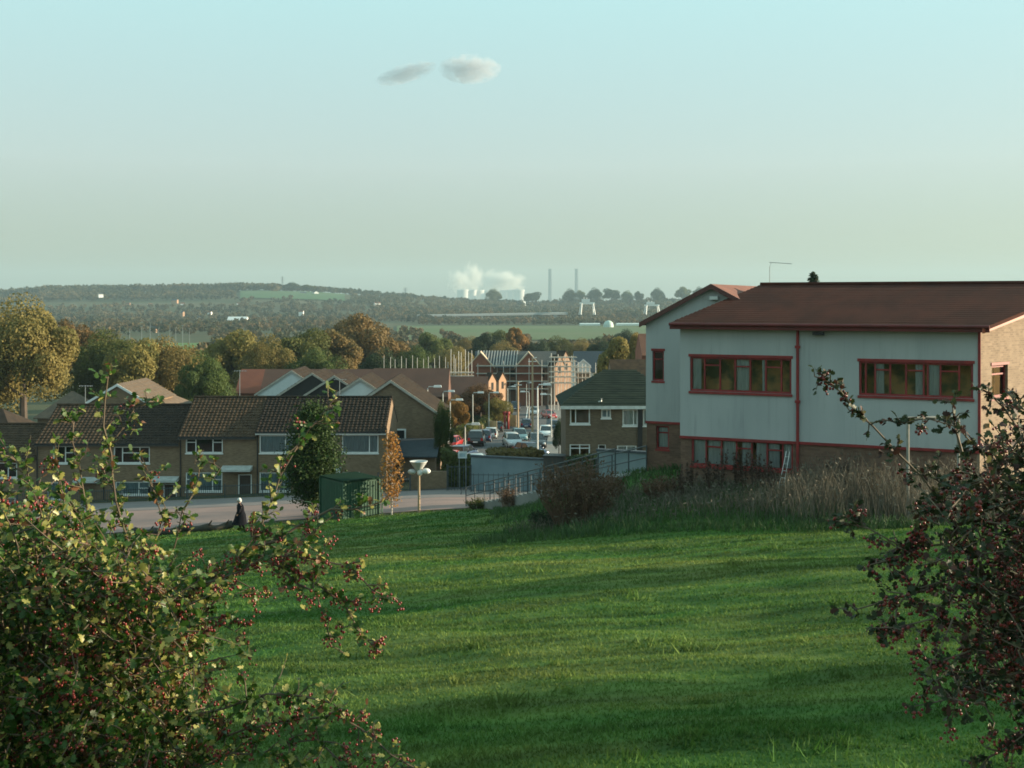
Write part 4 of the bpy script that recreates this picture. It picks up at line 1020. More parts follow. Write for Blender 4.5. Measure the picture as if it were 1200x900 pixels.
# white farm shed in the valley field, barn, farmhouses, village
def small_house(px, top, wpx, Y, label, wall, roofm, name='far_house', cat='house', group=None, rz=0.0, ratio=.5):
    x = fx(px, Y); w = wpx / F * Y; zt = fz(top, Y); zb = float(gz(x, Y)); h = max(w * .45, 4.5)
    mb = MB(); mb.box(-w / 2, w / 2, -w * .3, w * .3, -3, h * .6, 0)
    mb.prism_x([(-w * .3, h * .6), (w * .3, h * .6), (0, h * .98)], -w / 2 + .02, w / 2 - .02, 0)
    mb.slab([(-w * .52, -w * .33, h * .57), (w * .52, -w * .33, h * .57), (w * .52, 0, h), (-w * .52, 0, h)], .2, 1); mb.slab([(-w * .52, 0, h), (w * .52, 0, h), (w * .52, w * .33, h * .57), (-w * .52, w * .33, h * .57)], .2, 1)
    o = mb.build(name, [wall, roofm], None, False, (x, Y, zt - h), rz); tag(o, label, cat, group); return o
small_house(355, 342, 7, 2300, 'small white farmhouse left of the larger one on the hill', M_white, M_slateb, rz=.3)
small_house(369.5, 341, 9, 2290, 'bright white farmhouse at the hilltop field edge', M_white, M_slateb, rz=-1.1)
bn = small_house(279, 371, 22, 1330, 'long white barn standing among the valley trees', M_white, M_white, 'barn', 'barn')
small_house(442, 354, 7, 2000, 'tiny white house on the slope left of the viaduct', M_white, M_tiler, rz=.5)
mb = MB(); mb.lathe([(5.2, -2), (5.2, 1.5), (4.6, 4), (3, 5.8), (1.2, 6.5), (0, 6.6)], 20); sh_ = mb.build('field_shed', mat('pale_shed', (.5, .62, .56), .6), None, True, (fx(713, 1180), 1180, fz(375.5, 1180) - 6.6)); tag(sh_, 'pale round topped shed in the valley field', 'shed')
for px, wpx, lab in ((691, 24, 'long low white roof left of the pale field shed'), (738, 32, 'long low glasshouse right of the pale field shed')):
    Y = 1190; mb = MB(); w = wpx / F * Y; mb.prism_x([(-3, 0), (3, 0), (3, 1.6), (0, 2.6), (-3, 1.6)], -w / 2, w / 2); o = mb.build('glasshouse', mat('glasshouse_white', (.6, .68, .66), .4), None, False, (fx(px, Y), Y, fz(381.5, Y)), .1); tag(o, lab, 'glasshouse')
VC = [(205, 352), (214, 356), (222, 359), (229, 361), (240, 363), (246, 366), (214, 366), (226, 371), (231, 372), (236, 374), (229, 375), (288, 358), (296, 359), (281, 356), (118, 345), (150, 356), (166, 360), (176, 357), (190, 362), (258, 360), (100, 362), (132, 363), (348, 363), (353, 365), (180, 384)]
for k, (px, py) in enumerate(VC):
    Y = 1950 if py < 364 else 1500
    if py > 380: Y = 1000
    small_house(px, py - 1.5, rnd.uniform(4.5, 7), Y, 'tiny pale house among the trees below the wooded ridge', M_white if k % 3 else M_peach, M_tiler if k % 2 else M_slateb, 'village_house', 'house', 'houses of the far village', rnd.uniform(-.8, .8))
# pylons / masts
def mast(px, top, Y, label, w=1.2, bot=None):
    x = fx(px, Y); zb = float(gz(x, Y)); h = fz(top, Y) - zb; t = thing('lattice_pylon', (x, Y, zb), label, 'pylon')
    mb = MB()
    for sx, sy in ((1, 1), (1, -1), (-1, -1), (-1, 1)): mb.tube([(sx * w, sy * w, 0), (sx * w * .2, sy * w * .2, h)], w * .12, 4)
    for k in range(8):
        a = 1 - .8 * k / 8; b = 1 - .8 * (k + 1) / 8
        mb.tube([(-w * a, -w * a, h * k / 8), (w * b, -w * b, h * (k + 1) / 8)], w * .08, 4); mb.tube([(w * a, -w * a, h * k / 8), (-w * b, -w * b, h * (k + 1) / 8)], w * .08, 4)
    mb.build('lattice', M_grey, t)
    for f_ in (.72, .84, .95):
        mb = MB(); mb.tube([(-w * 2.0, 0, h * f_), (w * 2.0, 0, h * f_)], w * .12, 4); mb.build('crossarm', M_grey, t)
mast(331, 324, 2440, 'thin lattice mast among the hilltop trees', 2.0)
mast(475, 337, 2600, 'lattice pylon on the ridge left of the power station', 2.6)
for k, (px, top) in enumerate([(152, 385), (166, 382), (176, 378), (186, 384), (199, 380), (206, 384), (214, 381), (222, 385)]):
    Y = 560 + k * 14; x = fx(px, Y); zb = float(gz(x, Y)); mb = MB(); mb.tube([(0, 0, 0), (0, 0, fz(top, Y) - zb)], [.16, .1], 5); mb.box(-.6, .6, -.1, .1, fz(top, Y) - zb - .3, fz(top, Y) - zb)
    tag(mb.build('floodlight_column', M_grey, None, False, (x, Y, zb)), 'slim floodlight column by the left meadow', 'lamp post', 'floodlight columns around the left meadow')

# ------------------------------------------------------------------ street furniture
def lamp(px, top, Y, side, label, arm=1.1, m=None):
    x = fx(px, Y); zb = float(gz(x, Y)); h = fz(top, Y) - zb
    t = thing('street_lamp', (x, Y, zb), label, 'street lamp', 0, 'street lamps along the road')
    mb = MB(); mb.tube([(0, 0, -.1), (0, 0, 1.2), (0, 0, 1.25), (0, 0, h - .25), (side * .12, 0, h - .02), (side * arm * .6, 0, h)], [.10, .10, .075, .06, .055, .05], 8); mb.build('column', m or M_lampc, t)
    mb = MB(); a = side * arm * .55; b = side * (arm + .35); lo, hi = min(a, b), max(a, b)
    mb.hexa([(lo, -.14, h - .08), (hi, -.14, h - .08), (hi, .14, h - .08), (lo, .14, h - .08)], [(lo + .06, -.1, h + .14), (hi - .06, -.1, h + .14), (hi - .06, .1, h + .14), (lo + .06, .1, h + .14)]); mb.build('lantern', m or M_white, t)
for a in [(501, 453, 118, 1, 'street lamp rising behind the roof slope of the brick gable end'), (519, 458.5, 140, 1, 'street lamp just right of the brick gable end'), (527.5, 468.5, 128, 1, 'short street lamp in front of the orange autumn tree'),
          (554, 460, 150, 1, 'street lamp by the sunlit wooden fence panels'), (573, 460, 165, 1, 'street lamp in front of the dark brown spreading tree'), (595, 453, 205, 1, 'street lamp beside the narrow sunlit gables'),
          (617, 448.5, 235, 1, 'street lamp beyond the telegraph pole at the end of the street'), (646, 462, 152, -1, 'street lamp with its arm to the left beside the flats'), (620, 459, 185, -1, 'street lamp with its arm to the left, behind the telegraph pole'), (690, 452, 180, 1, 'street lamp peeping over the green roof of the flats'),
          (698, 428, 215, 1, 'lit lamp head above the pantiled roof'), (545, 497, 112, 1, 'low lamp post by the dark cars')]:
    lamp(*a)
lamp(630, 450.5, 108, 1, 'white street lamp standing tallest in front of the flats, by the hedge', .9, M_white)
def tpole(px, top, Y, label):
    x = fx(px, Y); zb = float(gz(x, Y)); h = fz(top, Y) - zb; t = thing('telegraph_pole', (x, Y, zb), label, 'pole')
    mb = MB(); mb.tube([(0, 0, -.1), (0, 0, h)], [.15, .10], 8); mb.build('pole', M_wood, t)
    mb = MB(); mb.box(-.5, .5, -.05, .05, h - .5, h - .4); mb.tube([(.0, 0, h - .1), (.5, -.1, h + .02)], .05, 5); mb.build('crossarm', M_white, t)
tpole(624, 419, 135, 'pinkish wooden telegraph pole beside the tall white street lamp')
tpole(607, 447, 150, 'dark slim pole standing in the middle of the street view')

# ------------------------------------------------------------------ cars
M_cglass = mat('car_glass', (.02, .03, .035), .08, spec=.8)
M_tyre = mat('tyre_rubber', (.015, .015, .015), .8)
M_headl = mat('headlamp', (.85, .88, .9), .15)
M_taill = mat('tail_lamp', (.5, .02, .02), .25)
PAINT = {}
def paint(n, c): 
    PAINT[n] = mat('car_paint_' + n, c, .3, tuple(v * .93 for v in c), 1, coat=.7, metal=.1); return PAINT[n]
for n, c in dict(red=(.38, .025, .02), darkblue=(.02, .035, .08), black=(.018, .018, .02), silver=(.42, .45, .46), white=(.75, .77, .76), paleblue=(.40, .52, .56), teal=(.10, .20, .22)).items(): paint(n, c)
def car(px, Y, rz, col, label, L=4.1, Wd=1.74, H=1.45, suv=False, x=None, z=None):
    x = fx(px, Y) if x is None else x; zb = float(gz(x, Y)) + .08 if z is None else z
    t = thing('parked_car', (x, Y, zb), label, 'car', rz, 'cars along the street')
    hw = Wd / 2; h = L / 2; k = H / 1.45
    # lower body: stations (x, half width, bottom, belt)
    st = [(-h, hw * .80, .42, .62), (-h + .12, hw * .93, .26, .80), (-h + .6, hw, .20, .88), (-.3, hw, .20, .90), (.7, hw, .20, .90), (h - .75, hw * .97, .20, .86), (h - .15, hw * .88, .26, .70), (h, hw * .74, .40, .56)]
    def loft(mb, st):
        rings = []
        for (xx, w_, b, tp) in st:
            i = len(mb.v); c_ = .07
            mb.v += [(xx, -w_ + c_, b), (xx, w_ - c_, b), (xx, w_, b + c_), (xx, w_, (b + tp) / 2 + .05), (xx, w_ - c_ * .6, tp - .03), (xx, w_ - c_ * 1.8, tp), (xx, -w_ + c_ * 1.8, tp), (xx, -w_ + c_ * .6, tp - .03), (xx, -w_, (b + tp) / 2 + .05), (xx, -w_, b + c_)]
            rings.append(range(i, i + 10))
        for a, b in zip(rings[:-1], rings[1:]):
            for j in range(10): mb.f.append((a[j], b[j], b[(j + 1) % 10], a[(j + 1) % 10])); mb.m.append(0)
        mb.f.append(tuple(rings[0])); mb.m.append(0); mb.f.append(tuple(rings[-1])[::-1]); mb.m.append(0)
    mb = MB(); loft(mb, [(a, b, c * k, d * k) for a, b, c, d in st])
    ra, rb = (-h + .35, h - 1.5) if not suv else (-h + .2, h - 1.35)
    mb.hexa([(ra + .30, -hw * .74, H - .07), (rb - .45, -hw * .74, H - .07), (rb - .45, hw * .74, H - .07), (ra + .30, hw * .74, H - .07)], [(ra + .42, -hw * .66, H), (rb - .6, -hw * .66, H), (rb - .6, hw * .66, H), (ra + .42, hw * .66, H)])
    for sx in (-1, 1):
        for xa, xb in ((ra + .02, ra + .32), (rb + .32, rb - .47), ((ra + rb) / 2, (ra + rb) / 2)): mb.tube([(xa, sx * hw * .90, .87 * k), (xb, sx * hw * .745, H - .05)], .035, 5)
    mb.build('body', PAINT[col], t, True)
    g = MB(); g.hexa([(ra, -hw * .88, .86 * k), (rb + .35, -hw * .88, .86 * k), (rb + .35, hw * .88, .86 * k), (ra, hw * .88, .86 * k)], [(ra + .32, -hw * .73, H - .05), (rb - .48, -hw * .73, H - .05), (rb - .48, hw * .73, H - .05), (ra + .32, hw * .73, H - .05)]); g.build('windows', M_cglass, t)
    for xx in (-h + .75, h - .85):
        for s_ in (-1, 1):
            w_ = MB(); w_.tube([(xx, s_ * (hw - .18), .31), (xx, s_ * (hw + .012), .31)], .31, 16); wo = w_.build('wheel', M_tyre, t)
            r_ = MB(); r_.tube([(xx, s_ * (hw + .0), .31), (xx, s_ * (hw + .022), .31)], .19, 12); r_.build('rim', M_lampc, wo)
    for s_ in (-1, 1):
        m_ = MB(); m_.ball((h - .10, s_ * hw * .66, .64 * k), .13, 6, 0, .7, 1.3, .7); m_.build('headlight', M_headl, t)
        m_ = MB(); m_.box(-h - .012, -h + .14, s_ * hw * .78 - .12, s_ * hw * .78 + .12, .62 * k, .86 * k); m_.build('tail_light', M_taill, t)
        m_ = MB(); m_.ball((rb + .15, s_ * (hw + .09), .93 * k), .09, 6, 0, .7, 1.1, .7); m_.build('mirror', PAINT[col], t)
    m_ = MB(); m_.box(-h - .022, -h - .002, -.26, .26, .44 * k, .55 * k); m_.box(h + .002, h + .015, -.26, .26, .36 * k, .47 * k); m_.build('number_plate', M_white, t)
    return t
UPST, DNST = R(88), R(-92)
car(528.5, 108, UPST, 'red', 'red car with its tail lights facing us, nearest the brick gable')
car(543, 112, R(70), 'darkblue', 'dark blue car right of the red car with tail lights', 4.3, 1.8, 1.6, True)
car(558.5, 130, UPST, 'black', 'black tall car parked up the road beyond the dark blue one', 4.4, 1.85, 1.75, True)
car(531, 126, R(80), 'red', 'second red car mostly hidden between the first red car and the dark blue one')
car(514.5, 122, R(85), 'white', 'white car half hidden by the brick gable', 4.6, 1.85, 1.9, True)
car(600.5, 128, R(-80), 'silver', 'silver car coming towards us over the hedge', 4.2, 1.76, 1.5)
car(622, 116, R(-55), 'darkblue', 'dark blue car with pale bonnet turning behind the white lamp post', 4.2, 1.76, 1.45)
car(629, 127, R(-85), 'black', 'black car just behind the white lamp post', 4.2, 1.78, 1.55)
car(639.5, 157, DNST, 'white', 'white fronted car parked by the flats', 4.2, 1.78, 1.5)
car(565, 104, R(8), 'paleblue', 'pale blue car roof showing over the end of the hedge')
car(643.5, 205, R(-70), 'red', 'red car beyond the white fronted one at the far right kerb')
car(604, 225, UPST, 'darkblue', 'dark blue car far down the street under the scaffolding', 4.4, 1.9, 1.9, True)
car(614, 250, UPST, 'teal', 'teal car farthest down the street', 4.6, 1.9, 2.0, True)
car(591, 212, R(75), 'silver', 'pale car by the far left kerb under the trees')
car(626, 215, DNST, 'silver', 'silver car far down the street left of the red car')
car(617, 178, UPST, 'darkblue', 'dark car in the middle of the street behind the telegraph pole')

car(568, 141, UPST, 'darkblue', 'dark blue car parked behind the black tall car at the left kerb', 4.2, 1.76, 1.5)
car(575.5, 152, UPST, 'silver', 'silver car parked by the sunlit fence panel', 4.2, 1.76, 1.45)
car(583, 170, UPST, 'black', 'black car parked at the left kerb under the dark brown spreading tree', 4.2, 1.76, 1.5)
car(609, 143, R(-84), 'teal', 'teal car driving towards us beyond the silver one over the hedge', 4.1, 1.74, 1.48)
car(649, 172, DNST, 'darkblue', 'dark blue car parked at the right kerb behind the white fronted one', 4.2, 1.76, 1.5)
# ------------------------------------------------------------------ hedges, fences, walls of the middle ground
def hedge(name, pts, wdt, h, label, kind='green', n=5000, cat='hedge', sz=.09, z0=None):
    """leafy box hedge along a polyline of (x, y)"""
    pts = [np.array(p_) for p_ in pts]; seg = rng.integers(0, len(pts) - 1, n); f_ = rng.random(n)
    a = np.array([pts[s] for s in seg]); b = np.array([pts[s + 1] for s in seg]); c = a + (b - a) * f_[:, None]
    d = (b - a) / np.linalg.norm(b - a, axis=1, keepdims=True); nn = np.stack([-d[:, 1], d[:, 0]], -1)
    top = h * (1 + .18 * noise2(c[:, 0], c[:, 1], 1.7, 3))
    side = rng.uniform(-1, 1, n); zz = rng.uniform(0, 1, n)
    ontop = rng.random(n) < .45
    zz = np.where(ontop, rng.uniform(.85, 1.08, n), zz); side = np.where(ontop, side, np.sign(side) * rng.uniform(.75, 1.1, n))
    xy = c + nn * (side * wdt / 2)[:, None]
    zg = gz(c[:, 0], c[:, 1]) if z0 is None else np.full(n, z0)
    p_ = np.stack([xy[:, 0], xy[:, 1], zg + zz * top], -1)
    nrm = np.stack([nn[:, 0] * side, nn[:, 1] * side, np.where(ontop, 1.2, .3)], -1) + rng.normal(size=(n, 3)) * .5
    v, f = cards(p_, nrm, rng.uniform(sz * .6, sz * 1.4, n)); org = np.array([pts[0][0], pts[0][1], zg.mean()])
    t = thing(name, tuple(org), label, cat); mesh_np('foliage', v - org, f, LEAF[kind], t)
    mb = MB()
    for k in range(len(pts) - 1):
        p0, p1 = pts[k], pts[k + 1]; m_ = max(2, int(np.linalg.norm(p1 - p0) / 1.2))
        for i in range(m_):
            q = p0 + (p1 - p0) * (i + .5) / m_; zz_ = float(gz(*q)) if z0 is None else z0
            mb.tube([(q[0] - org[0], q[1] - org[1], zz_ - org[2] - .1), (q[0] - org[0] + .1, q[1] - org[1], zz_ - org[2] + h * .8)], [.05, .03], 5)
    mb.build('stems', M_bark, t); return t
hedge('hedge', [(fx(572, 88), 88), (fx(612, 88.5), 88.5), (fx(630, 89), 89)], 2.6, 2.25, 'clipped yellow green hedge on top of the pale blue wall', 'olive', 6000, z0=-13.9)
hedge('hedge', [(fx(518, 89), 89), (fx(551, 89), 89)], 1.6, 2.6, 'dark clipped hedge in front of the red car', 'green', 4500)
hedge('hedge', [(fx(663, 84), 82.6), (fx(750, 82), 82)], .8, 1.3, 'low dark hedge along the foot of the brick flats', 'dark', 2500, z0=-12.6)
hedge('hedge', [(fx(542, 135), 135), (fx(560, 165), 165), (fx(583, 195), 195)], 2.2, 1.7, 'roadside hedge under the street trees', 'green', 3500, sz=.14)
def wallthing(name, pts, thick, ztop, zbot, label, m, cop=None, cat='wall'):
    (xa, ya), (xb, yb) = pts; L_ = math.hypot(xb - xa, yb - ya); t = thing(name, (xa, ya, zbot), label, cat, math.atan2(yb - ya, xb - xa))
    mb = MB(); mb.box(0, L_, 0, thick, 0, ztop - zbot); mb.build('wall', m, t)
    if cop: mb = MB(); mb.box(-.06, L_ + .06, -.07, thick + .07, ztop - zbot + .003, ztop - zbot + .13); mb.build('coping', cop, t)
    return t
M_bluew = mat('blue_white_paint', (.20, .26, .285), .85, (.15, .205, .23), .8)
wallthing('retaining_wall', [(fx(552, 86), 86), (fx(640, 84), 84)], .3, fz(537.5, 85), -15.2, 'pale blue painted wall below the yellow green hedge', M_bluew, M_slateb)
wallthing('retaining_wall', [(fx(700, 72), 72), (fx(790, 70), 70)], .3, fz(531, 71), -12.8, 'pale blue painted wall in front of the flats beside the school', M_bluew, M_slateb)
wallthing('brick_pier', [(fx(637, 83), 83.5), (fx(661, 83), 83.2)], 1.2, fz(537, 83), -15, 'dark square pier at the end of the pale blue wall', mat('dark_brick', (.06, .06, .058), .9), M_black)
p_ = P(542, 533, 87.5)
t = thing('notice_board', (p_.x, 87.5, float(gz(p_.x, 87.5))), 'small white notice board on posts over the dark clipped hedge', 'sign')
hb = p_.z - float(gz(p_.x, 87.5))
mb = MB(); mb.box(-.34, .34, -.03, .03, hb - .26, hb + .26); mb.build('panel', mat('notice_white', (.62, .68, .68), .6), t)
mb = MB(); mb.box(-.22, .22, -.045, -.034, hb - .14, hb + .12); mb.build('notice_print', mat('notice_blue', (.34, .45, .50), .6), t)
for s_ in (-.25, .25): mb = MB(); mb.tube([(s_, .05, 0), (s_, .05, hb + .2)], .03, 6); mb.build('post', M_grey, t)
for k, (px, py, Y, lab) in enumerate([(560, 504, 150, 'pale sunlit wooden fence panel beside the street lamp'), (577, 503.5, 165, 'pale sunlit wooden fence panel under the dark brown tree'), (600, 493, 182, 'yellow sunlit boarded panel beyond the red posts')]):
    x = fx(px, Y); zb = float(gz(x, Y)); h_ = 1.9; t = thing('fence_panel', (x, Y, zb), lab, 'fence', R(-62))
    mb = MB()
    for j in range(9): mb.box(-1.3 + j * .29, -1.3 + j * .29 + .275, -.02 + (j % 2) * .008, .02 + (j % 2) * .008, .05, h_)
    mb.build('boards', mat('new_wood', (.62, .42, .22), .8, (.5, .34, .18), 3), t)
    for s_ in (-1.36, 1.36): mb = MB(); mb.box(s_ - .05, s_ + .05, -.05, .05, 0, h_ + .1); mb.build('post', M_wood, t)
for px in (591.5, 595.5):
    x = fx(px, 175); zb = float(gz(x, 175)); mb = MB(); mb.tube([(0, 0, 0), (0, 0, 2.5)], .16, 8); mb.ball((0, 0, 2.5), .2, 6); mb.box(-.3, .3, -.06, .06, 2.2, 2.75)
    tag(mb.build('red_post', mat('post_red', (.30, .03, .025), .5), None, True, (x, 175, zb)), 'red painted post at the kerb, ' + ('left' if px < 593 else 'right') + ' one of a pair under the trees', 'post')
def fence(pts, h, label, dpale=.16, npost=2.4, m=None, name='metal_fence', z0=None):
    """railing fence following the ground along a polyline"""
    m = m or M_fence; pts = [Vector((a, b, 0)) for a, b in pts]; o = pts[0]; zo = float(gz(o.x, o.y))
    t = thing(name, (o.x, o.y, zo), label, 'fence')
    pal = MB(); rails = MB()
    for a, b in zip(pts[:-1], pts[1:]):
        L_ = (b - a).length; n = max(1, int(L_ / npost)); g = lambda f_: Vector((a.x + (b.x - a.x) * f_ - o.x, a.y + (b.y - a.y) * f_ - o.y, float(gz(a.x + (b.x - a.x) * f_, a.y + (b.y - a.y) * f_)) - zo))
        for i in range(n + 1):
            p0 = g(i / n); mb = MB(); mb.box(p0.x - .04, p0.x + .04, p0.y - .04, p0.y + .04, p0.z - .1, p0.z + h + .05); mb.build('post', m, t)
            if i < n:
                p1 = g((i + 1) / n)
                for hh in (.15, h - .12): rails.tube([p0 + Vector((0, 0, hh)), p1 + Vector((0, 0, hh))], .025, 4)
        k = int(L_ / dpale)
        for i in range(k):
            p0 = g((i + .5) / k); pal.box(p0.x - .018, p0.x + .018, p0.y - .05, p0.y - .03, p0.z + .05, p0.z + h)
    rails.build('rails', m, t); pal.build('pales', m, t); return t
fence([(fx(20, 86.8), 86.8), (fx(175, 86.8), 86.8), (fx(352, 86.8), 86.8)], 1.05, 'dark railing fence along the front gardens of the terrace')
fence([(fx(443, 86.5), 86.5), (fx(481, 86.5), 86.5)], 1.5, 'dark railing fence right of the golden birch')
fence([(fx(524, 85.5), 85.5), (fx(552, 85.5), 85.5)], 1.9, 'tall dark palisade fence below the dark clipped hedge', .2)
fence([(fx(552, 83.5), 83.5), (fx(640, 82.5), 82.5)], 1.4, 'thin railing fence standing in front of the pale blue wall', .35)
wallthing('garden_wall', [(fx(480, 87), 87), (fx(524, 87), 87)], .25, float(gz(-6, 87)) + 1.4, -15, 'low brick garden wall right of the railing fence', M_brickh)
# little lean-to and bits near the brick gable
t = thing('lean_to', (fx(468, 97), 97, float(gz(fx(468, 97), 97)) - .2), 'low lean-to with a grey ribbed roof at the foot of the brick gable', 'shed')
mb = MB(); mb.box(0, 3.0, 0, 2, 0, 2.2); mb.build('wall', M_brickh, t)
mb = MB(); mb.slab([(-.2, -.4, 2.25), (3.2, -.4, 2.25), (3.2, 3.8, 3.3), (-.2, 3.8, 3.3)], .08)
for k in range(14): mb.box(-.15 + k * .24, -.10 + k * .24, -.38, -.3, 2.2, 2.3)
mb.build('roof', M_slateb, t)
mb = MB(); mb.box(-.9, .2, 3.7, 3.96, 3.2, 4.1); f_ = mb.build('window', M_white, t); mb = MB(); mb.box(-.78, .08, 3.68, 3.695, 3.3, 4.0); mb.build('pane', M_cglass, f_)
# ------------------------------------------------------------------ handrail up the bank
def rail_path(off, label, a=(546, 69.0), b=(721, 48.5)):
    xa, xb = fx(a[0], a[1]) + off * .75, fx(b[0], b[1]) + off * .75
    ya, yb = a[1] + off * .5, b[1] + off * .5
    n = 12; t = thing('handrail', (xa, ya, float(gz(xa, ya))), label, 'handrail'); zo = float(gz(xa, ya)); top = []; mid = []
    gp = lambda f_: (xa + (xb - xa) * f_, ya + (yb - ya) * f_)
    zs_ = [-12.25 + (-7.3 + 12.25) * (i / n) for i in range(n + 1)]; zo = zs_[0]; t.location.z = zo
    for i in range(n + 1):
        x, y = gp(i / n); p0 = Vector((x - xa, y - ya, zs_[i] - zo)); top.append(p0 + Vector((0, 0, 1.05))); mid.append(p0 + Vector((0, 0, .55)))
        mb = MB(); mb.tube([p0 - Vector((0, 0, .1)), p0 + Vector((0, 0, 1.05))], .03, 6); mb.build('post', M_fence, t)
    mb = MB(); mb.tube([top[0] + Vector((-.3, .2, -.45))] + [top[0] + Vector((-.25, .15, -.05))] + top, .032, 6); mb.build('top_rail', M_fence, t)
    mb = MB(); mb.tube(mid, .026, 6); mb.build('middle_rail', M_fence, t)
def stair_flight(a=(546, 69.0), b=(721, 48.5), off=1.9):
    xa, xb = fx(*a), fx(*b); ya, yb = a[1], b[1]; n = 30
    t = thing('stair_flight', (xa, ya, -12.25), 'concrete steps climbing the bank between the two handrails', 'steps')
    mb = MB(); ox, oy = off * .75, off * .5
    for i in range(n):
        f0, f1 = i / n, (i + 1) / n; z1 = 4.95 * f0 + .02; x0, y0, x1, y1 = (xb - xa) * f0, (yb - ya) * f0, (xb - xa) * f1, (yb - ya) * f1
        q0 = [(x0, y0), (x1, y1), (x1 + ox, y1 + oy), (x0 + ox, y0 + oy)]
        mb.hexa([(u, v_, z1 - 1.6) for u, v_ in q0], [(u, v_, z1) for u, v_ in q0])
    mb.build('steps', M_pave, t)
stair_flight()
rail_path(0, 'nearer blue-grey handrail climbing the bank from the yard')
rail_path(1.9, 'farther blue-grey handrail parallel to the one climbing the bank')
# ------------------------------------------------------------------ green container and its neighbours
YK = 67.0
zc = float(gz(fx(400, YK), YK))
ct = thing('storage_container', (fx(402.5, 64.9), 64.9, zc - .25), 'dark green steel storage container behind the lawn edge', 'container', R(38))
ch = fz(562.5, 65.5) - zc + .25
lA, lB = 2.7, 2.35
mb = MB(); mb.box(.03, lB - .03, .03, lA - .03, 0.05, ch - .06)
for k in range(14): mb.box(.1 + k * .185, .1 + k * .185 + .09, .004, .03, .15, ch - .15)
for k in range(13): mb.box(.004, .03, .1 + k * .19, .1 + k * .19 + .09, .15, ch - .15)
mb.build('body', M_green, ct)
mb = MB(); mb.box(-.03, lB + .03, -.03, lA + .03, ch - .058, ch + .04); mb.build('roof', mat('container_lid', (.012, .032, .02), .95, (.018, .038, .024), 3, spec=.03), ct)
for x_, y_ in ((0, 0), (lB, 0), (0, lA), (lB, lA)):
    mb = MB(); mb.box(x_ - .05, x_ + .05, y_ - .05, y_ + .05, 0, ch - .062); mb.build('corner_post', M_green, ct)
# sapling behind/left of the container, golden birch
def leafy(name, px, top, bot, wpx, Y, leafm, label, n, sz, rad=None, trunkr=.06, base_f=.3, barkm=None, shape=1.0, seed=0):
    x = fx(px, Y); zb = float(gz(x, Y)); h = fz(top, Y) - zb; w = wpx / F * Y
    g = np.random.default_rng(seed); t = thing(name, (x, Y, zb), label, 'tree')
    mb = MB(); mb.tube([(0, 0, -.1), (.02, 0, h * .5), (0, .02, h * .95)], [trunkr, trunkr * .7, trunkr * .2], 8)
    cs, ns = [], []
    nb = 44
    for k in range(nb):
        f_ = base_f + (1 - base_f) * (k + .5) / nb; a = k * 2.4; rr = w / 2 * (math.sin(math.pi * min(1, ((f_ - base_f) / (1 - base_f)) ** .75 * .92 + .08)) ** .7) * g.uniform(.75, 1.1)
        s0 = Vector((0, 0, h * (f_ - .06))); e = Vector((math.cos(a) * rr, math.sin(a) * rr, h * min(.99, f_ + .05)))
        mb.tube([s0, (s0 + e) / 2 + Vector((0, 0, -.02)), e], [trunkr * .35, trunkr * .22, .006], 5)
        m_ = n // nb; u = g.random(m_) ** .6; q = np.array(s0) + (np.array(e) - np.array(s0)) * u[:, None] + g.normal(size=(m_, 3)) * (.06 + .12 * w / 2) * shape
        cs.append(q); ns.append(g.normal(size=(m_, 3)) + np.array([0, 0, .6]))
    v, f = cards(np.concatenate(cs), np.concatenate(ns), g.uniform(sz * .6, sz * 1.4, len(cs) * (n // nb)), 1.3)
    mb.build('trunk', barkm or M_bark, t); mesh_np('crown', v, f, leafm, t); return t
leafy('sapling', 366, 482, 610, 62, 69.2, mat('sapling_leaf', (.042, .075, .018), .65, (.026, .05, .013), 3, transl=.25, spec=.2), 'dense round dark green sapling left of the green container', 24000, .055, base_f=.16, shape=1.3, seed=4)
leafy('birch', 459, 509, 600, 27, 65.5, mat('birch_leaf', (.42, .22, .05), .6, (.28, .12, .03), 5, transl=.35), 'slim golden birch with pale trunk right of the green container', 1500, .05, trunkr=.05, base_f=.16, barkm=mat('birch_bark', (.6, .56, .5), .8, (.35, .3, .26), 8), shape=1.0, seed=9)
# floodlight post with horn shade
x = fx(491, 66); zb = float(gz(x, 66)); hp_ = fz(553, 66) - zb
t = thing('yard_lamp', (x, 66, zb), 'wooden post lamp with an upturned cone shade and side lamps on the lawn edge', 'lamp post')
mb = MB(); mb.tube([(0, 0, -.1), (0, 0, hp_)], [.075, .06], 10); mb.build('post', M_wood, t)
mb = MB(); mb.lathe([(.14, 0), (.27, .22), (.50, .56), (.53, .60), (.49, .58), (.24, .22), (.05, .03)], 20, (-.02, 0, hp_ + .02)); mb.build('cone_shade', M_lampc, t, True)
for k, (dx, dz, r_) in enumerate(((-.40, .02, .2), (.06, -.02, .17), (.42, .06, .21))):
    mb = MB(); mb.ball((dx, -.12, hp_ + dz), r_, 8, 0, 1.2 if k != 1 else 1, .8, .8 if k != 1 else 1.1); mb.build('side_lamp', M_white if k else M_lampc, t, True)
# fallen log on the lawn edge at the left
mb = MB(); Y = 64.0
pts = []
for k in range(15):
    px = 148 + k * 8.8; x = fx(px, Y); pts.append((x - fx(148, Y), .3 * math.sin(k), float(gz(x, Y)) + .17 + .08 * math.sin(k * 1.9) - float(gz(fx(148, Y), Y))))
mb.tube(pts, [.14 + .09 * abs(math.sin(k * 1.3)) for k in range(15)], 8)
for k in (3, 7, 11, 13): mb.tube([pts[k], (pts[k][0] + .3, pts[k][1] - .2, pts[k][2] + .42)], [.09, .03], 5)
o = mb.build('fallen_log', mat('dark_log', (.035, .03, .026), .9, (.05, .045, .03), 3, .6), None, True, (fx(148, Y), Y, float(gz(fx(148, Y), Y)))); tag(o, 'long dark knobbly log lying on the lawn edge left of the walking person', 'log')
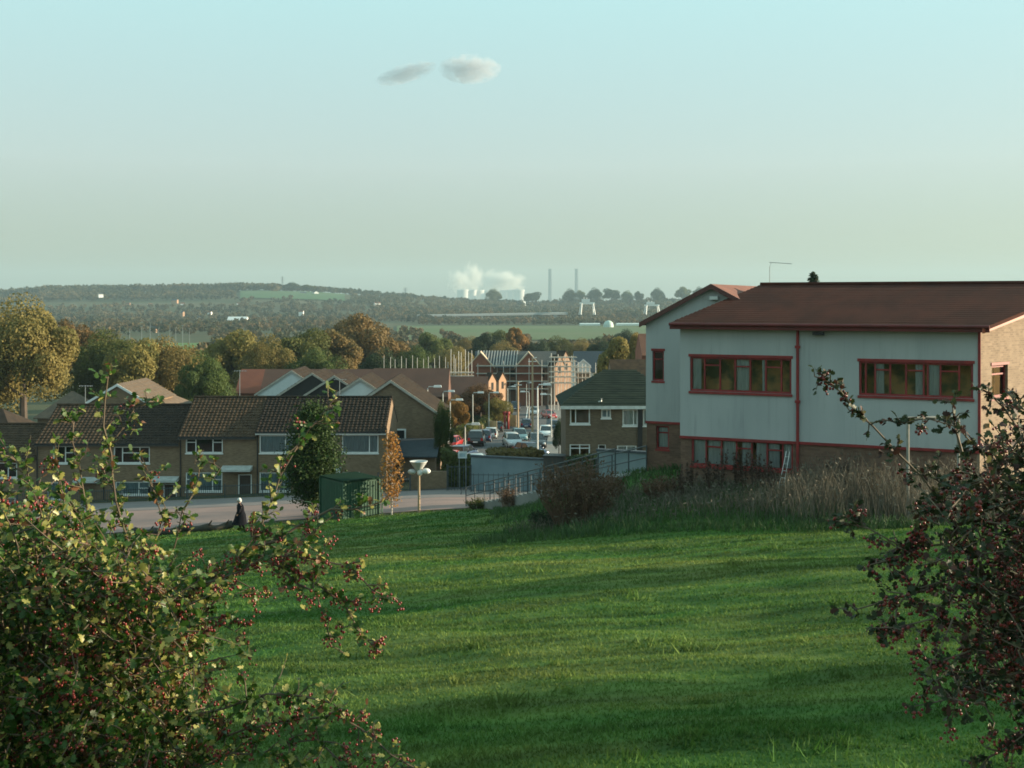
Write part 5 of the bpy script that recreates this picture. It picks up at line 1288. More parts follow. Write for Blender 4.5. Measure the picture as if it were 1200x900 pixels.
# ------------------------------------------------------------------ the walking person
YP = 62.0; x = fx(282, YP); zb = float(gz(x, YP))
pe = thing('person', (x, YP, zb), 'person in a long dark coat with white hair walking along the lawn edge', 'person', R(20))
verts = [(0, 0, .93), (.01, 0, 1.12), (-.02, 0, 1.36), (-.05, 0, 1.47), (-.08, 0, 1.56), (-.09, 0, 1.66),
         (0, .09, .88), (-.10, .10, .48), (.02, .10, .08), (-.14, .11, .035),
         (0, -.09, .88), (.02, -.10, .48), (.20, -.10, .10), (.05, -.11, .045),
         (-.02, .19, 1.38), (.07, .25, 1.12), (-.06, .25, .90), (-.02, -.19, 1.38), (-.06, -.25, 1.12), (-.20, -.23, .93)]
edges = [(0, 1), (1, 2), (2, 3), (3, 4), (4, 5), (0, 6), (6, 7), (7, 8), (8, 9), (0, 10), (10, 11), (11, 12), (12, 13), (2, 14), (14, 15), (15, 16), (2, 17), (17, 18), (18, 19)]
rad = [.14, .13, .15, .06, .085, .08, .09, .06, .045, .04, .09, .06, .045, .04, .06, .045, .032, .06, .045, .032]
for hnd, sy in ((16, 1), (19, -1)):
    b = verts[hnd]
    for fi in range(5):
        i0 = len(verts); dx = -.03 + .012 * fi if fi else -.05
        ln = (.05, .07, .08, .075, .06)[fi]
        verts += [(b[0] + dx, b[1] + .008 * sy, b[2] - ln * .55), (b[0] + dx - .015, b[1] + .0 * sy, b[2] - ln - .02)]; edges += [(hnd, i0), (i0, i0 + 1)]; rad += [.012, .009]
me = bpy.data.meshes.new('body'); me.from_pydata(verts, edges, []); ob = bpy.data.objects.new('body', me); link(ob)
md = ob.modifiers.new('skin', 'SKIN'); ob.modifiers.new('sub', 'SUBSURF').levels = 1
for i, r_ in enumerate(rad): me.skin_vertices[0].data[i].radius = (r_, r_)
me.skin_vertices[0].data[0].use_root = True
dg = bpy.context.evaluated_depsgraph_get(); me2 = bpy.data.meshes.new_from_object(ob.evaluated_get(dg)); bpy.data.objects.remove(ob)
M_skin = mat('skin', (.45, .27, .20), .6); me2.materials.clear(); me2.materials.append(M_skin); bd = bpy.data.objects.new('body', me2); link(bd, pe)
M_coat = mat('dark_coat', (.008, .009, .012), .95, (.012, .012, .016), 5, spec=.05)
mb = MB(); rings = [(.36, .40, .36, -.06), (.60, .33, .32, -.02), (.85, .28, .29, .0), (1.05, .20, .235, .0), (1.25, .19, .25, -.015), (1.38, .165, .25, -.03), (1.44, .11, .17, -.045), (1.49, .075, .085, -.055)]
n_ = 20; b0 = 0
for z, rx, ry, ox in rings:
    for j in range(n_):
        a = 2 * math.pi * j / n_; wv = 1 + .07 * math.sin(a * 5) * max(0, (1.1 - z)); mb.v.append((ox + rx * wv * math.cos(a), ry * wv * math.sin(a), z))
for k in range(len(rings) - 1):
    for j in range(n_): mb.f.append((k * n_ + j, k * n_ + (j + 1) % n_, (k + 1) * n_ + (j + 1) % n_, (k + 1) * n_ + j)); mb.m.append(0)
mb.tube([(-.02, .20, 1.39), (.07, .265, 1.12), (-.05, .265, .93)], [.085, .075, .06], 10); mb.tube([(-.02, -.20, 1.39), (-.06, -.265, 1.12), (-.19, -.245, .95)], [.085, .075, .06], 10)
mb.build('coat', M_coat, pe, True)
mb = MB()
for s_, kx in ((.10, (.0, -.10, .02)), (-.10, (.0, .02, .20))):
    mb.tube([(kx[0], s_, .80), (kx[1], s_, .48), (kx[2], s_, .12)], [.10, .075, .06], 10); mb.tube([(kx[2] + .05, s_, .06), (kx[2] - .2, s_, .05)], [.06, .045], 8)
mb.build('trousers', M_coat, pe, True)
mb = MB(); mb.ball((-.07, 0, 1.665), .105, 10, 0, 1.05, .92, 1.02); mb.ball((-.03, 0, 1.60), .09, 8); mb.build('hair', mat('white_hair', (.66, .66, .64), .8), pe, True)
mb = MB(); mb.ball((-.11, 0, 1.60), .082, 10, 0, .95, .85, 1.15); mb.tube([(-.18, 0, 1.62), (-.215, 0, 1.585)], [.012, .018], 6); mb.ball((-.175, .03, 1.63), .012, 5); mb.ball((-.175, -.03, 1.63), .012, 5); mb.box(-.19, -.175, -.025, .025, 1.548, 1.556)
mb.build('face', M_skin, pe, True)

# ------------------------------------------------------------------ goal frame by the school
x = fx(1064, 36); zb = float(gz(x, 36)); h_ = fz(490.5, 36) - zb; wg = (1129 - 1064) / F * 36
t = thing('goal_frame', (x, 36, zb), 'weathered white goal frame standing in the long grass before the school', 'goal')
M_gl = mat('weathered_white', (.32, .30, .26), .85, (.20, .19, .16), 4)
mb = MB(); mb.tube([(0, 0, -.1), (0, 0, h_ - .05)], .05, 8); mb.build('post', M_gl, t)
mb = MB(); mb.tube([(wg, .4, -.1), (wg, .4, h_ - .05)], .05, 8); mb.build('post', M_gl, t)
mb = MB(); mb.tube([(-.05, 0, h_), (wg + .05, .4, h_)], .055, 8); mb.build('crossbar', M_gl, t)
# leaning white ladder by the lower window
lx, lz = fac(922, 530); t = thing('step_ladder', tuple(Matrix.Translation((A0.x, A0.y, ZB)) @ Matrix.Rotation(-TH, 4, 'Z') @ Vector((lx, -.55, 0))), 'thin white ladder leaning by the lower school windows', 'ladder', -TH)
for s_ in (-.12, .12): mb = MB(); mb.tube([(-.1 + s_ * .7, 0, .1), (.10 + s_ * .5, .3, 1.45)], .014, 5); mb.build('stile', M_white, t)
for k in range(5): f_ = (k + .6) / 5.4; mb = MB(); mb.tube([(-.18 + .2 * f_, .3 * f_, .1 + 1.35 * f_), (-.02 + .2 * f_, .3 * f_, .1 + 1.35 * f_)], .010, 5); mb.build('rung', M_white, t)

# ------------------------------------------------------------------ grass blades, weeds and bushes
def sample_lawn(n):
    Y = 8.5 * (66.5 / 8.5) ** (rng.random(n) ** 1.0)
    u = rng.uniform(-.60, .60, n); x = u * Y
    return x, Y
n = 300000
x, Y = sample_lawn(n)
lx = (x - A0.x) * cu - (Y - A0.y) * su; ly = (x - A0.x) * su + (Y - A0.y) * cu
keep = ~((lx > -3.2) & (ly > -.05)) & ~((lx > -4) & (ly > 4.6)) & (Y < 66.5)
x, Y = x[keep], Y[keep]; n = len(x)
z = gz(x, Y)
patch = noise2(x * .5, Y * 1.2, .9, 2) * .5 + noise2(x, Y * 1.6, 2.3, 5) * .35
bank = smooth(35.5, 38.5, Y + .33 * x) * smooth(.5, 3, x)
h = (.018 + .055 * np.clip(patch + .05, 0, 1.5) ** 1.5) * rng.uniform(.6, 1.5, n) * (1 + 1.8 * bank) + .0008 * Y
wd = .0007 * Y * rng.uniform(.6, 1.2, n) + .002
a = rng.uniform(0, 2 * np.pi, n); ln = rng.normal(0, .55, (n, 2)) * h[:, None]
v = np.zeros((n, 3, 3), np.float32)
v[:, 0] = np.stack([x - np.cos(a) * wd, Y - np.sin(a) * wd, z - .005], -1); v[:, 1] = np.stack([x + np.cos(a) * wd, Y + np.sin(a) * wd, z - .005], -1)
v[:, 2] = np.stack([x + ln[:, 0], Y + ln[:, 1], z + h], -1)
tv = [v.reshape(-1, 3)]; nt_ = 240
tx, tY = sample_lawn(nt_); tY = np.clip(tY, 9, 52)
k_b = 26; bx = np.repeat(tx, k_b); bY = np.repeat(tY, k_b); sc_ = np.repeat(rng.uniform(.6, 1.5, nt_), k_b); m_ = len(bx)
bx = bx + rng.normal(0, .10, m_) * sc_; bY = bY + rng.normal(0, .10, m_) * sc_; bz = gz(bx, bY); bh = rng.uniform(.06, .14, m_) * sc_; ba = rng.uniform(0, 6.28, m_); bw = .006 + .0006 * bY
lx = (bx - A0.x) * cu - (bY - A0.y) * su; ly = (bx - A0.x) * su + (bY - A0.y) * cu; kp = ~((lx > -4) & (ly > -.3))
tb = np.stack([np.stack([bx - np.cos(ba) * bw, bY - np.sin(ba) * bw, bz], -1), np.stack([bx + np.cos(ba) * bw, bY + np.sin(ba) * bw, bz], -1), np.stack([bx + rng.normal(0, .5, m_) * bh, bY + rng.normal(0, .5, m_) * bh, bz + bh], -1)], 1)[kp]
tv.append(tb.reshape(-1, 3)); v = np.concatenate(tv); n = len(v) // 3
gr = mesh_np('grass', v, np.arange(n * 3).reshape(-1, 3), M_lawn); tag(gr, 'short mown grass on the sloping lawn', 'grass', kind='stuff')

def loc2w(lx, ly):
    return A0.x + lx * cu + ly * su, A0.y - lx * su + ly * cu
def stems(x, Y, h, wd, lean, z=None):
    n = len(x); z = gz(x, Y) if z is None else z
    a = rng.uniform(0, 2 * np.pi, n); dx = np.cos(a); dy = np.sin(a)
    l = lean * h
    la = rng.uniform(0, 2 * np.pi, n); lxx = np.cos(la) * l; lyy = np.sin(la) * l
    v = np.zeros((n, 6, 3), np.float32)
    for i, (f, w_, b) in enumerate(((0, 1, 0), (.55, .8, .35), (1, .25, 1))):
        cx, cy, cz = x + lxx * b, Y + lyy * b, z + h * f * (1 - .1 * b)
        v[:, i * 2] = np.stack([cx - dx * wd * w_, cy - dy * wd * w_, cz], -1); v[:, i * 2 + 1] = np.stack([cx + dx * wd * w_, cy + dy * wd * w_, cz], -1)
    b0 = np.arange(n)[:, None] * 6
    f = np.concatenate([b0 + [0, 1, 3, 2], b0 + [2, 3, 5, 4]]); return v.reshape(-1, 3), f
M_straw = mat('dry_grass', (.19, .165, .125), .85, (.085, .072, .05), 1.6, transl=.25)
M_dock = mat('dry_dock', (.075, .045, .03), .85, (.05, .03, .022), 2)
M_tall = mat('tall_green_grass', (.035, .085, .022), .7, (.06, .10, .03), 1, transl=.3)
n = 16000
lx = rng.uniform(-4.5, 17, n); ly = rng.uniform(-6.5, -.5, n) - np.clip(lx - 6, 0, 9) * .15
cl = noise2(lx, ly, 1.6, 7); dens = smooth(-.5, .5, cl) * smooth(-5, 0, lx) * smooth(-8, -3, ly)
kp = rng.random(n) < .25 + .75 * dens
lx, ly = lx[kp], ly[kp]; n = len(lx); x, Y = loc2w(lx, ly)
hgt = (.50 + 1.0 * smooth(2.5, 7.0, lx)) * rng.uniform(.5, 1.35, n)
v, f = stems(x, Y, hgt, rng.uniform(.005, .013, n), rng.uniform(.1, .55, n))
# seed plumes
pc = np.stack([x, Y, gz(x, Y) + hgt * .85], -1)[::3] + rng.normal(size=(len(x[::3]), 3)) * .08
vp, fp = cards(pc, rng.normal(size=(len(pc), 3)), rng.uniform(.015, .035, len(pc)), 2.6)
o = mesh_np('dry_grass', np.concatenate([v, vp]), np.concatenate([f, fp + len(v)]), M_straw); tag(o, 'tall straw coloured dry grass in front of the school', 'grass', kind='stuff')
n = 14000
lx = rng.uniform(-5, 18, n); ly = rng.uniform(-8.5, -.8, n) - np.clip(lx - 6, 0, 9) * .15; x, Y = loc2w(lx, ly)
v, f = stems(x, Y, rng.uniform(.15, .45, n) * (1 + .5 * noise2(lx, ly, 1.1, 9)), rng.uniform(.008, .02, n), rng.uniform(.2, .7, n))
o = mesh_np('rough_grass', v, f, M_tall); tag(o, 'rough dark green grass along the school bank', 'grass', kind='stuff')
n = 11000; x = rng.uniform(-1, 9, n); Y = rng.uniform(42, 66, n); lx = (x - A0.x) * cu - (Y - A0.y) * su; ly = (x - A0.x) * su + (Y - A0.y) * cu; kp = ((lx < -3.1) | ((lx < 0) & (ly < 4.5))) & (x > 1.2 - 3.2 * smooth(45, 57, Y) + rng.normal(0, .7, n)); x, Y = x[kp], Y[kp]; n = len(x)
v, f = stems(x, Y, rng.uniform(.12, .34, n), rng.uniform(.012, .03, n), rng.uniform(.2, .7, n))
o = mesh_np('rough_grass', v, f, M_tall); tag(o, 'rough green grass on the bank below the gabled wing', 'grass', kind='stuff')
# dock plants: dark stalks with seed heads
def dock(x, Y, label, nst=9, hh=1.3, spread=.35, name='dock_plant', leafm=None):
    zb = float(gz(x, Y)); t = thing(name, (x, Y, zb), label, 'weed', 0, 'dry dock weeds before the school')
    mb = MB(); cs = []
    for k in range(nst):
        a = rnd.uniform(0, 6.28); r_ = rnd.uniform(.1, 1) * spread; h_ = hh * rnd.uniform(.6, 1.1)
        e = Vector((math.cos(a) * r_, math.sin(a) * r_, h_)); mb.tube([(e.x * .2, e.y * .2, -.05), (e.x * .5, e.y * .5, h_ * .6), e], [.014, .010, .005], 5)
        for j in range(16):
            f_ = rnd.uniform(.5, 1); cs.append((e.x * (.3 + .7 * f_) + rnd.gauss(0, .03), e.y * (.3 + .7 * f_) + rnd.gauss(0, .03), h_ * f_))
    mb.build('stalks', M_dock, t); cs = np.array(cs); v, f = cards(cs, rng.normal(size=cs.shape), rng.uniform(.02, .045, len(cs)), 1.5); mesh_np('foliage', v, f, M_dock, t)  # this foliage mesh is the dry seed heads on the stalks
for k, (px, ly_) in enumerate([(845, -2), (862, -1.6), (872, -1.8), (884, -2.0), (893, -1.5), (832, -2.4), (975, -1.6), (992, -1.2), (1020, -1.8), (812, -2.5), (905, -2.2), (798, -3)]):
    lx_ = fac(px, 560, ly_)[0]; dock(*loc2w(lx_, ly_), 'dark dried dock weed standing in the grass before the school windows', 10, 1.55 if 840 < px < 900 else 1.25)
def stem_bush(name, px, Y, h, w, label, n, m, nleaf, lm, flare=.5):
    x = fx(px, Y); zb = float(gz(x, Y)); t = thing(name, (x, Y, zb), label, 'bush'); mb = MB(); cs = []
    for k in range(n):
        a = rnd.uniform(0, 6.28); r_ = math.sqrt(rnd.random()); b = Vector((math.cos(a) * r_ * w * .26, math.sin(a) * r_ * w * .26, -.05)); hh = h * rnd.uniform(.6, 1.05) * (1.05 - .25 * r_)
        e = Vector((b.x * (1 + flare * 2) + rnd.gauss(0, .08), b.y * (1 + flare * 2) + rnd.gauss(0, .08), hh)); md_ = (b + e) / 2 + Vector((rnd.gauss(0, .05), rnd.gauss(0, .05), 0))
        mb.tube([b, md_, e], [.016, .011, .004], 4)
        for j in range(3):
            f_ = rnd.uniform(.4, .95); s0 = b.lerp(e, f_); e2 = s0 + Vector((rnd.gauss(0, .16), rnd.gauss(0, .16), rnd.uniform(.1, .35))); mb.tube([s0, e2], [.007, .003], 4)
            for i in range(nleaf): q = s0.lerp(e2, rnd.random()); cs.append((q.x + rnd.gauss(0, .03), q.y + rnd.gauss(0, .03), q.z + rnd.gauss(0, .03)))
    mb.build('stems', m, t); cs = np.array(cs); v, f = cards(cs, rng.normal(size=cs.shape) + np.array([0, 0, .4]), rng.uniform(.018, .042, len(cs)), 1.4); mesh_np('leaves', v, f, lm, t)
M_rbush = mat('reddish_stem', (.16, .085, .055), .8, (.10, .06, .04), 5)
M_rleaf = mat('reddish_leaf', (.13, .065, .035), .8, (.08, .06, .03), 4, transl=.2)
stem_bush('upright_bush', 675, 40.5, 2.5, 2.7, 'upright reddish brown bush standing alone at the top of the lawn', 260, M_rbush, 5, M_rleaf, .62)
stem_bush('brown_bush', 596, 61, 1.25, 1.1, 'small brown bush at the foot of the handrail', 80, mat('pinkish_stem', (.28, .18, .13), .8), 4, M_rleaf)
stem_bush('brown_bush', 775, 41.2, .9, 1.4, 'low brown thicket between the upright bush and the school weeds', 70, M_rbush, 4, M_rleaf)
stem_bush('brown_bush', 716, 45.5, 1.0, 1.2, 'low brown thicket right behind the upright bush', 60, M_rbush, 5, M_rleaf)
stem_bush('dark_bramble', 645, 41.5, .6, 1.6, 'low dark bramble at the left foot of the upright bush', 70, M_dock, 6, LEAF['dark'])
stem_bush('dark_bramble', 560, 66.0, .5, 1.3, 'low green bramble at the lower end of the handrail', 50, M_dock, 6, LEAF['green'])

# ------------------------------------------------------------------ hawthorns in front
LT = np.array([(0, 0, 0), (.16, .22, .03), (.42, .20, .05), (.46, .42, .09), (.66, .22, .04), (.80, .30, .03), (1, 0, -.06), (.80, -.30, .03), (.66, -.22, .04), (.46, -.42, .09), (.42, -.20, .05), (.16, -.22, .03), (.5, 0, 0)], np.float32)
LFI = [(12, i, i + 1) for i in range(11)] + [(12, 11, 0)]
MH = [mat('hawthorn_leaf_green', (.055, .115, .016), .45, (.032, .075, .012), 9, transl=.35, spec=.4), mat('hawthorn_leaf_yellow', (.40, .37, .12), .42, (.24, .24, .06), 9, transl=.4, spec=.4), mat('hawthorn_leaf_brown', (.20, .085, .035), .5, (.12, .06, .028), 9, transl=.3, spec=.4)]
M_berry = mat('hawthorn_berry', (.22, .020, .014), .35, (.12, .014, .012), 30, spec=.5)
ICO = None
def ico():
    t = (1 + 5 ** .5) / 2; v = np.array([(-1, t, 0), (1, t, 0), (-1, -t, 0), (1, -t, 0), (0, -1, t), (0, 1, t), (0, -1, -t), (0, 1, -t), (t, 0, -1), (t, 0, 1), (-t, 0, -1), (-t, 0, 1)], float)
    f = [(0, 11, 5), (0, 5, 1), (0, 1, 7), (0, 7, 10), (0, 10, 11), (1, 5, 9), (5, 11, 4), (11, 10, 2), (10, 7, 6), (7, 1, 8), (3, 9, 4), (3, 4, 2), (3, 2, 6), (3, 6, 8), (3, 8, 9), (4, 9, 5), (2, 4, 11), (6, 2, 10), (8, 6, 7), (9, 8, 1)]
    v = list(map(tuple, v / np.linalg.norm(v[0]))); c = {}; f2 = []
    def mid(a, b):
        k = (min(a, b), max(a, b))
        if k not in c: m = np.array(v[a]) + np.array(v[b]); v.append(tuple(m / np.linalg.norm(m))); c[k] = len(v) - 1
        return c[k]
    for a, b, d in f: x_, y_, z_ = mid(a, b), mid(b, d), mid(d, a); f2 += [(a, x_, z_), (b, y_, x_), (d, z_, y_), (x_, y_, z_)]
    return np.array(v), np.array(f2)
IV, IF_ = ico()
def hawthorn(trunk_base, sprays, mass, label, seed, pal, berry_p, ysc=1.0, mats=None, lsz=1.0):
    g = np.random.default_rng(seed); r = random.Random(seed)
    zb = float(gz(trunk_base[0], trunk_base[1])); O = Vector((trunk_base[0], trunk_base[1], zb))
    t = thing('hawthorn', O, label, 'hawthorn')
    wood_ = MB(); twigs = []                       # twigs: (start, end, leaves, berries)
    crotch = O + Vector((0, 0, .9))
    wood_.tube([O - O - Vector((0, 0, .1)), Vector((.03, .02, .45)), crotch - O], [.10, .08, .07], 9)
    for s in sprays:
        pts = [P(q[0], q[1], q[2] * ysc) for q in s['p']]; w0 = s.get('w', .012)
        if s.get('root', True): pts = [crotch, crotch.lerp(pts[0], .55) + Vector((0, 0, -.12))] + pts
        # densify with a little wander
        dn = [pts[0]]
        for a, b in zip(pts[:-1], pts[1:]):
            m_ = max(1, int((b - a).length / .09))
            for i in range(1, m_ + 1): dn.append(a.lerp(b, i / m_) + Vector((r.gauss(0, .008), r.gauss(0, .008), r.gauss(0, .008))))
        L_ = len(dn); wood_.tube([q - O for q in dn], [w0 * (1 - .8 * i / max(1, L_ - 1)) + .0012 for i in range(L_)], 6)
        i0 = int(L_ * s.get('from', .35)) if s.get('root', True) else 0
        for i in range(i0, L_):
            d = (dn[min(i + 1, L_ - 1)] - dn[max(i - 1, 0)]).normalized()
            for k in range(s.get('d', 2) + 2):
                e = d * r.uniform(.2, .8) + Vector((r.gauss(0, .6), r.gauss(0, .6), r.gauss(.1, .6))); e = e.normalized() * r.uniform(.04, s.get('len', .16))
                st_ = dn[i] + d * r.uniform(-.04, .04); twigs.append((st_, st_ + e, s.get('nl', 5) + 2, s.get('b', berry_p)))
    n, px0, px1, py1, Y0, Y1, topf, acc = mass
    for _ in range(n):
        px, Y = r.uniform(px0, px1), r.uniform(Y0, Y1); yt = np.interp(px, topf[0], topf[1]); py = r.uniform(yt, py1)
        q = P(px, py, Y)
        if q.z < float(gz(q.x, q.y)) + .35: continue
        if r.random() > acc(px, py, Y): continue
        e = Vector((r.gauss(0, .6), r.gauss(-.1, .6), r.gauss(.25, .6))).normalized() * r.uniform(.07, .22); twigs.append((q, q + e, 10, berry_p))
        if r.random() < .03: wood_.tube([q - O, q + (crotch - q) * .18 + Vector((0, 0, -.03)) - O, q + (crotch - q) * .4 + Vector((r.gauss(0, .05), r.gauss(0, .05), -.05)) - O], [.003, .005, .009], 5)
    bc = []; lp, ld, ln_ = [], [], []
    for a, b, nl, bp_ in twigs:
        wood_.tube([a - O, a.lerp(b, .55) + Vector((r.gauss(0, .006), 0, r.gauss(0, .006))) - O, b - O], [.0032, .0024, .0013], 4)
        d = (b - a).normalized()
        for k in range(nl):
            q = a.lerp(b, r.uniform(.2, 1.05)); lp.append(q); dd = d * .5 + Vector((r.gauss(0, .7), r.gauss(0, .7), r.gauss(-.1, .6))); ld.append(dd.normalized()); ln_.append(Vector((r.gauss(0, .55), r.gauss(-.25, .5), r.gauss(.65, .4))))
        if r.random() < bp_:
            c = a.lerp(b, r.uniform(.5, 1.1))
            for k in range(r.randint(5, 13)): 
                q = c + Vector((r.gauss(0, .016), r.gauss(0, .016), r.gauss(-.014, .014))); bc.append(q)
                if k % 3 == 0: wood_.tube([c - O, q - O], .0008, 3)
    N_ = len(lp); lp = np.array(lp) - np.array(O); ld = np.array(ld); nn = np.array(ln_)
    sd = np.cross(nn, ld); sd /= np.maximum(np.linalg.norm(sd, axis=1, keepdims=True), 1e-6); up = np.cross(ld, sd)
    sz = g.uniform(.018, .037, N_) * lsz; lt = LT[None] * sz[:, None, None]
    v = lp[:, None] + ld[:, None] * lt[..., 0:1] + sd[:, None] * lt[..., 1:2] + up[:, None] * (lt[..., 2:3] * g.uniform(-1.2, 2.2, (N_, 1, 1)))
    f = (np.arange(N_)[:, None, None] * 13 + np.array(LFI)[None]).reshape(-1, 3)
    mi = np.repeat(g.choice(3, N_, p=pal), 12)
    wood_.build('branches', M_twig, t)
    mesh_np('foliage', v.reshape(-1, 3), f, mats or MH, t, False, mi)
    bc = np.array(bc) - np.array(O); nb = len(bc); br = g.uniform(.0042, .0062, nb)
    v = bc[:, None] + IV[None] * br[:, None, None] * np.array([1, 1, 1.12]); f = (np.arange(nb)[:, None, None] * len(IV) + IF_[None]).reshape(-1, 3)
    b_ = mesh_np('berries', v.reshape(-1, 3), f, M_berry, t, True); b_['kind'] = 'stuff'
    print('hawthorn', N_, nb)
SP = lambda *p, **k: dict(p=p, **k)
left = [
 SP((150, 640, 4.8), (131, 560, 4.8), (128, 500, 4.8), (125, 440, 4.8), w=.011, d=1, nl=4, len=.10, b=.05),
 SP((150, 620, 4.9), (118, 540, 5.0), (160, 475, 5.0), (172, 470, 5.0), w=.009, d=2, nl=4, len=.11, b=.05),
 SP((100, 600, 4.6), (92, 545, 4.6), (84, 490, 4.6), w=.008, d=2, nl=5, len=.12, b=.1),
 SP((60, 640, 4.4), (40, 580, 4.3), (15, 535, 4.3), w=.009, d=3, nl=6, len=.16, b=.15),
 SP((20, 640, 4.9), (5, 590, 4.9), (-25, 520, 4.9), w=.009, d=3, nl=6, len=.16, b=.15),
 SP((110, 640, 4.3), (75, 580, 4.2), (65, 545, 4.2), w=.008, d=3, nl=6, len=.15, b=.2),
 SP((200, 660, 4.9), (215, 600, 4.9), (235, 540, 5.0), (255, 545, 5.0), w=.007, d=1, nl=4, len=.10, b=.05),
 SP((170, 680, 4.7), (190, 610, 4.7), (175, 560, 4.7), w=.008, d=3, nl=5, len=.14, b=.15),
 SP((240, 720, 4.5), (290, 650, 4.5), (330, 560, 4.55), (352, 520, 4.6), (384, 480, 4.6), w=.010, d=2, nl=5, len=.12, b=.03),
 SP((300, 640, 4.5), (345, 620, 4.5), (385, 600, 4.5), (432, 592, 4.5), w=.008, d=1, nl=3, len=.09, b=.03, root=False),
 SP((240, 690, 4.3), (300, 630, 4.3), (350, 635, 4.3), (372, 622, 4.3), w=.009, d=3, nl=5, len=.13, b=.35),
 SP((230, 690, 4.2), (310, 655, 4.2), (370, 655, 4.2), (410, 668, 4.2), (438, 690, 4.2), w=.009, d=2, nl=4, len=.11, b=.75),
 SP((310, 655, 4.2), (360, 680, 4.2), (405, 710, 4.2), (432, 755, 4.2), w=.006, d=2, nl=4, len=.09, b=.6, root=False),
 SP((330, 668, 4.2), (370, 700, 4.15), (388, 745, 4.15), w=.005, d=2, nl=4, len=.08, b=.6, root=False),
 SP((220, 700, 4.4), (260, 670, 4.4), (300, 690, 4.4), w=.007, d=3, nl=5, len=.14, b=.6),
 SP((190, 760, 4.2), (245, 720, 4.2), (275, 735, 4.2), w=.007, d=2, nl=5, len=.12, b=.6),
 SP((200, 850, 4.0), (260, 830, 4.0), (320, 812, 4.0), (385, 822, 4.0), w=.010, d=4, nl=5, len=.15, b=.3),
 SP((230, 880, 4.1), (310, 850, 4.1), (395, 838, 4.1), (440, 868, 4.1), (485, 895, 4.1), w=.008, d=2, nl=4, len=.10, b=.55),
 SP((220, 900, 3.9), (300, 880, 3.9), (370, 870, 3.9), (420, 905, 3.9), w=.009, d=4, nl=5, len=.15, b=.4),
 SP((220, 960, 3.9), (290, 920, 3.9), (350, 905, 3.9), w=.009, d=3, nl=5, len=.15, b=.3),
 SP((80, 780, 3.9), (120, 720, 3.8), (140, 690, 3.8), w=.008, d=3, nl=5, len=.14, b=.6),
 SP((60, 860, 3.8), (90, 800, 3.7), (75, 730, 3.7), w=.008, d=3, nl=5, len=.14, b=.7),
]
def accL(px, py, Y):
    k = noise2(px * .02 + Y * 1.3, py * .02 + Y, 1.0, 3) 
    return (.72 + .55 * k) * float(np.interp(px, [-150, 170, 215, 250], [1, 1, .5, .08]))
hawthorn((-2.2, 5.7), left, (9000, -190, 248, 1010, 4.4, 6.7, ([-190, 0, 60, 120, 200, 248], [575, 598, 622, 640, 672, 730]), accL), 'big leafy hawthorn with red berries filling the lower corner, catching the sun', 21, [.64, .30, .06], .22, 1.18, None, 1.18)
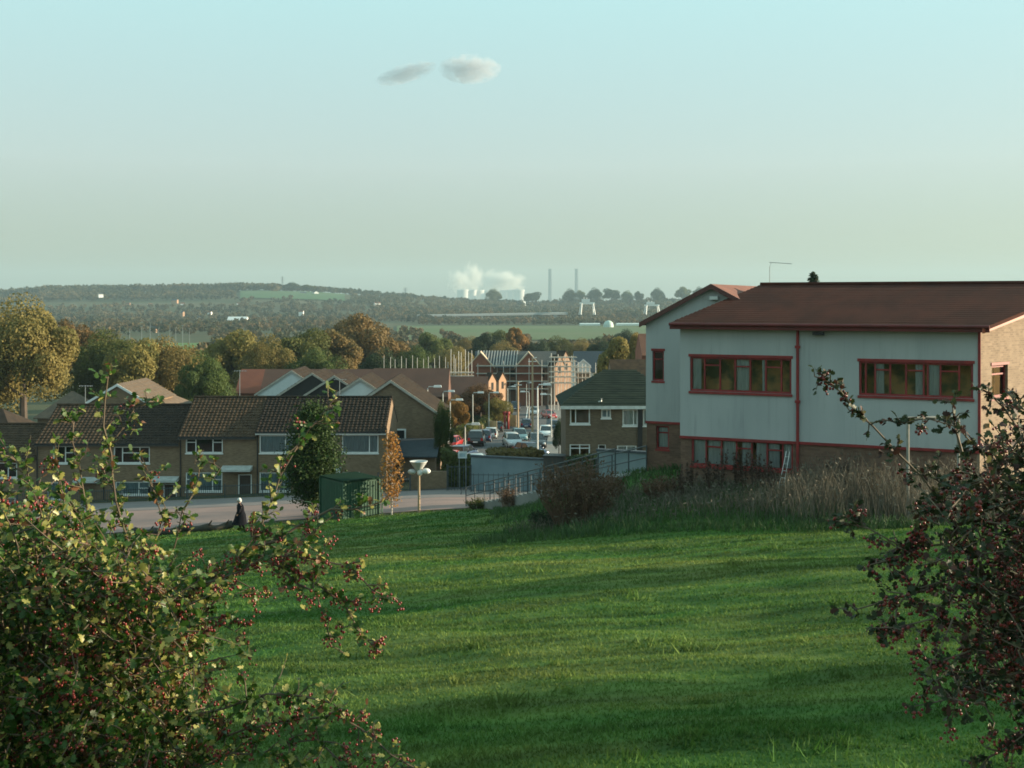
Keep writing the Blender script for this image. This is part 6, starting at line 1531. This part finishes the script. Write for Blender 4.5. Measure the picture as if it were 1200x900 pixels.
right = [
 SP((1140, 640, 4.4), (1080, 560, 4.4), (1025, 500, 4.4), (985, 460, 4.4), (965, 446, 4.4), w=.009, d=2, nl=4, len=.07, b=.08),
 SP((1180, 560, 4.6), (1120, 500, 4.6), (1085, 490, 4.6), (1060, 494, 4.6), w=.007, d=2, nl=4, len=.08, b=.1),
 SP((1130, 540, 4.5), (1120, 500, 4.5), (1118, 480, 4.5), w=.005, d=2, nl=5, len=.07, b=.0, root=False),
 SP((1250, 600, 4.3), (1205, 520, 4.3), (1175, 480, 4.3), (1160, 466, 4.3), w=.009, d=3, nl=5, len=.09, b=.1),
 SP((1260, 560, 4.7), (1220, 500, 4.7), (1195, 470, 4.7), w=.008, d=3, nl=5, len=.10, b=.1),
 SP((1180, 660, 4.3), (1110, 640, 4.3), (1060, 640, 4.3), (1020, 620, 4.3), (1005, 612, 4.3), w=.008, d=3, nl=4, len=.10, b=.5),
 SP((1062, 640, 4.3), (1072, 620, 4.3), (1085, 600, 4.3), w=.004, d=3, nl=4, len=.07, b=.6, root=False),
 SP((1080, 640, 4.3), (1045, 655, 4.3), (1018, 662, 4.3), w=.005, d=3, nl=4, len=.08, b=.4, root=False),
 SP((1190, 700, 4.1), (1120, 680, 4.1), (1070, 690, 4.1), (1050, 715, 4.1), w=.008, d=4, nl=5, len=.11, b=.6),
 SP((1230, 740, 4.0), (1150, 750, 4.0), (1095, 730, 4.0), (1055, 735, 4.0), w=.009, d=4, nl=5, len=.12, b=.7),
 SP((1240, 780, 3.9), (1180, 790, 3.9), (1140, 760, 3.9), (1105, 775, 3.9), w=.009, d=4, nl=5, len=.13, b=.6),
 SP((1260, 600, 4.5), (1180, 590, 4.5), (1120, 580, 4.5), (1090, 560, 4.5), w=.009, d=4, nl=5, len=.12, b=.4),
 SP((1250, 640, 4.5), (1180, 620, 4.5), (1130, 600, 4.5), w=.009, d=4, nl=5, len=.12, b=.5),
 SP((1090, 690, 4.2), (1040, 705, 4.2), (1000, 712, 4.2), w=.004, d=1, nl=3, len=.06, b=.05, root=False),
 SP((1260, 900, 3.9), (1210, 860, 3.9), (1160, 880, 3.9), (1140, 905, 3.9), w=.009, d=3, nl=5, len=.12, b=.4),
 SP((1290, 850, 3.8), (1240, 830, 3.8), (1190, 870, 3.8), w=.009, d=3, nl=5, len=.12, b=.4),
]
def accR(px, py, Y):
    k = noise2(px * .03 + Y * 1.3, py * .03 + Y, 1.0, 5)
    return (.5 + .6 * k) * float(np.interp(px, [1090, 1130, 1200], [.15, .6, 1]))
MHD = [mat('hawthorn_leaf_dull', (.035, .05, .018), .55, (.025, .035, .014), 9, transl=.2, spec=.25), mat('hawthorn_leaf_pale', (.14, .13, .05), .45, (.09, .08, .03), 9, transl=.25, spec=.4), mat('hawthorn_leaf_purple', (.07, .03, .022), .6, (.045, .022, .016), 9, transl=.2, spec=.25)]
hawthorn((2.35, 4.5), right, (2900, 1095, 1450, 830, 3.7, 5.2, ([1095, 1130, 1200, 1300, 1520], [600, 560, 510, 500, 560]), accR), 'dark shaded hawthorn with red berries reaching in from the picture edge beside the lawn', 33, [.66, .06, .28], .5, 1.0, MHD)

# ------------------------------------------------------------------ the air
mb = MB(); mb.box(-7600, 7600, -400, 9600, -54.5, 240)
hz = bpy.data.materials.new('haze_air'); hz.use_nodes = True; N = hz.node_tree.nodes; N.remove(N['Principled BSDF'])
pv = N.new('ShaderNodeVolumePrincipled'); pv.inputs['Color'].default_value = (.42, .58, .66, 1); pv.inputs['Density'].default_value = 1.35e-4; pv.inputs['Anisotropy'].default_value = .1
hz.node_tree.links.new(pv.outputs[0], N['Material Output'].inputs['Volume'])
hob = mb.build('haze', hz); tag(hob, 'thin pale haze over the valley', 'haze', kind='stuff')
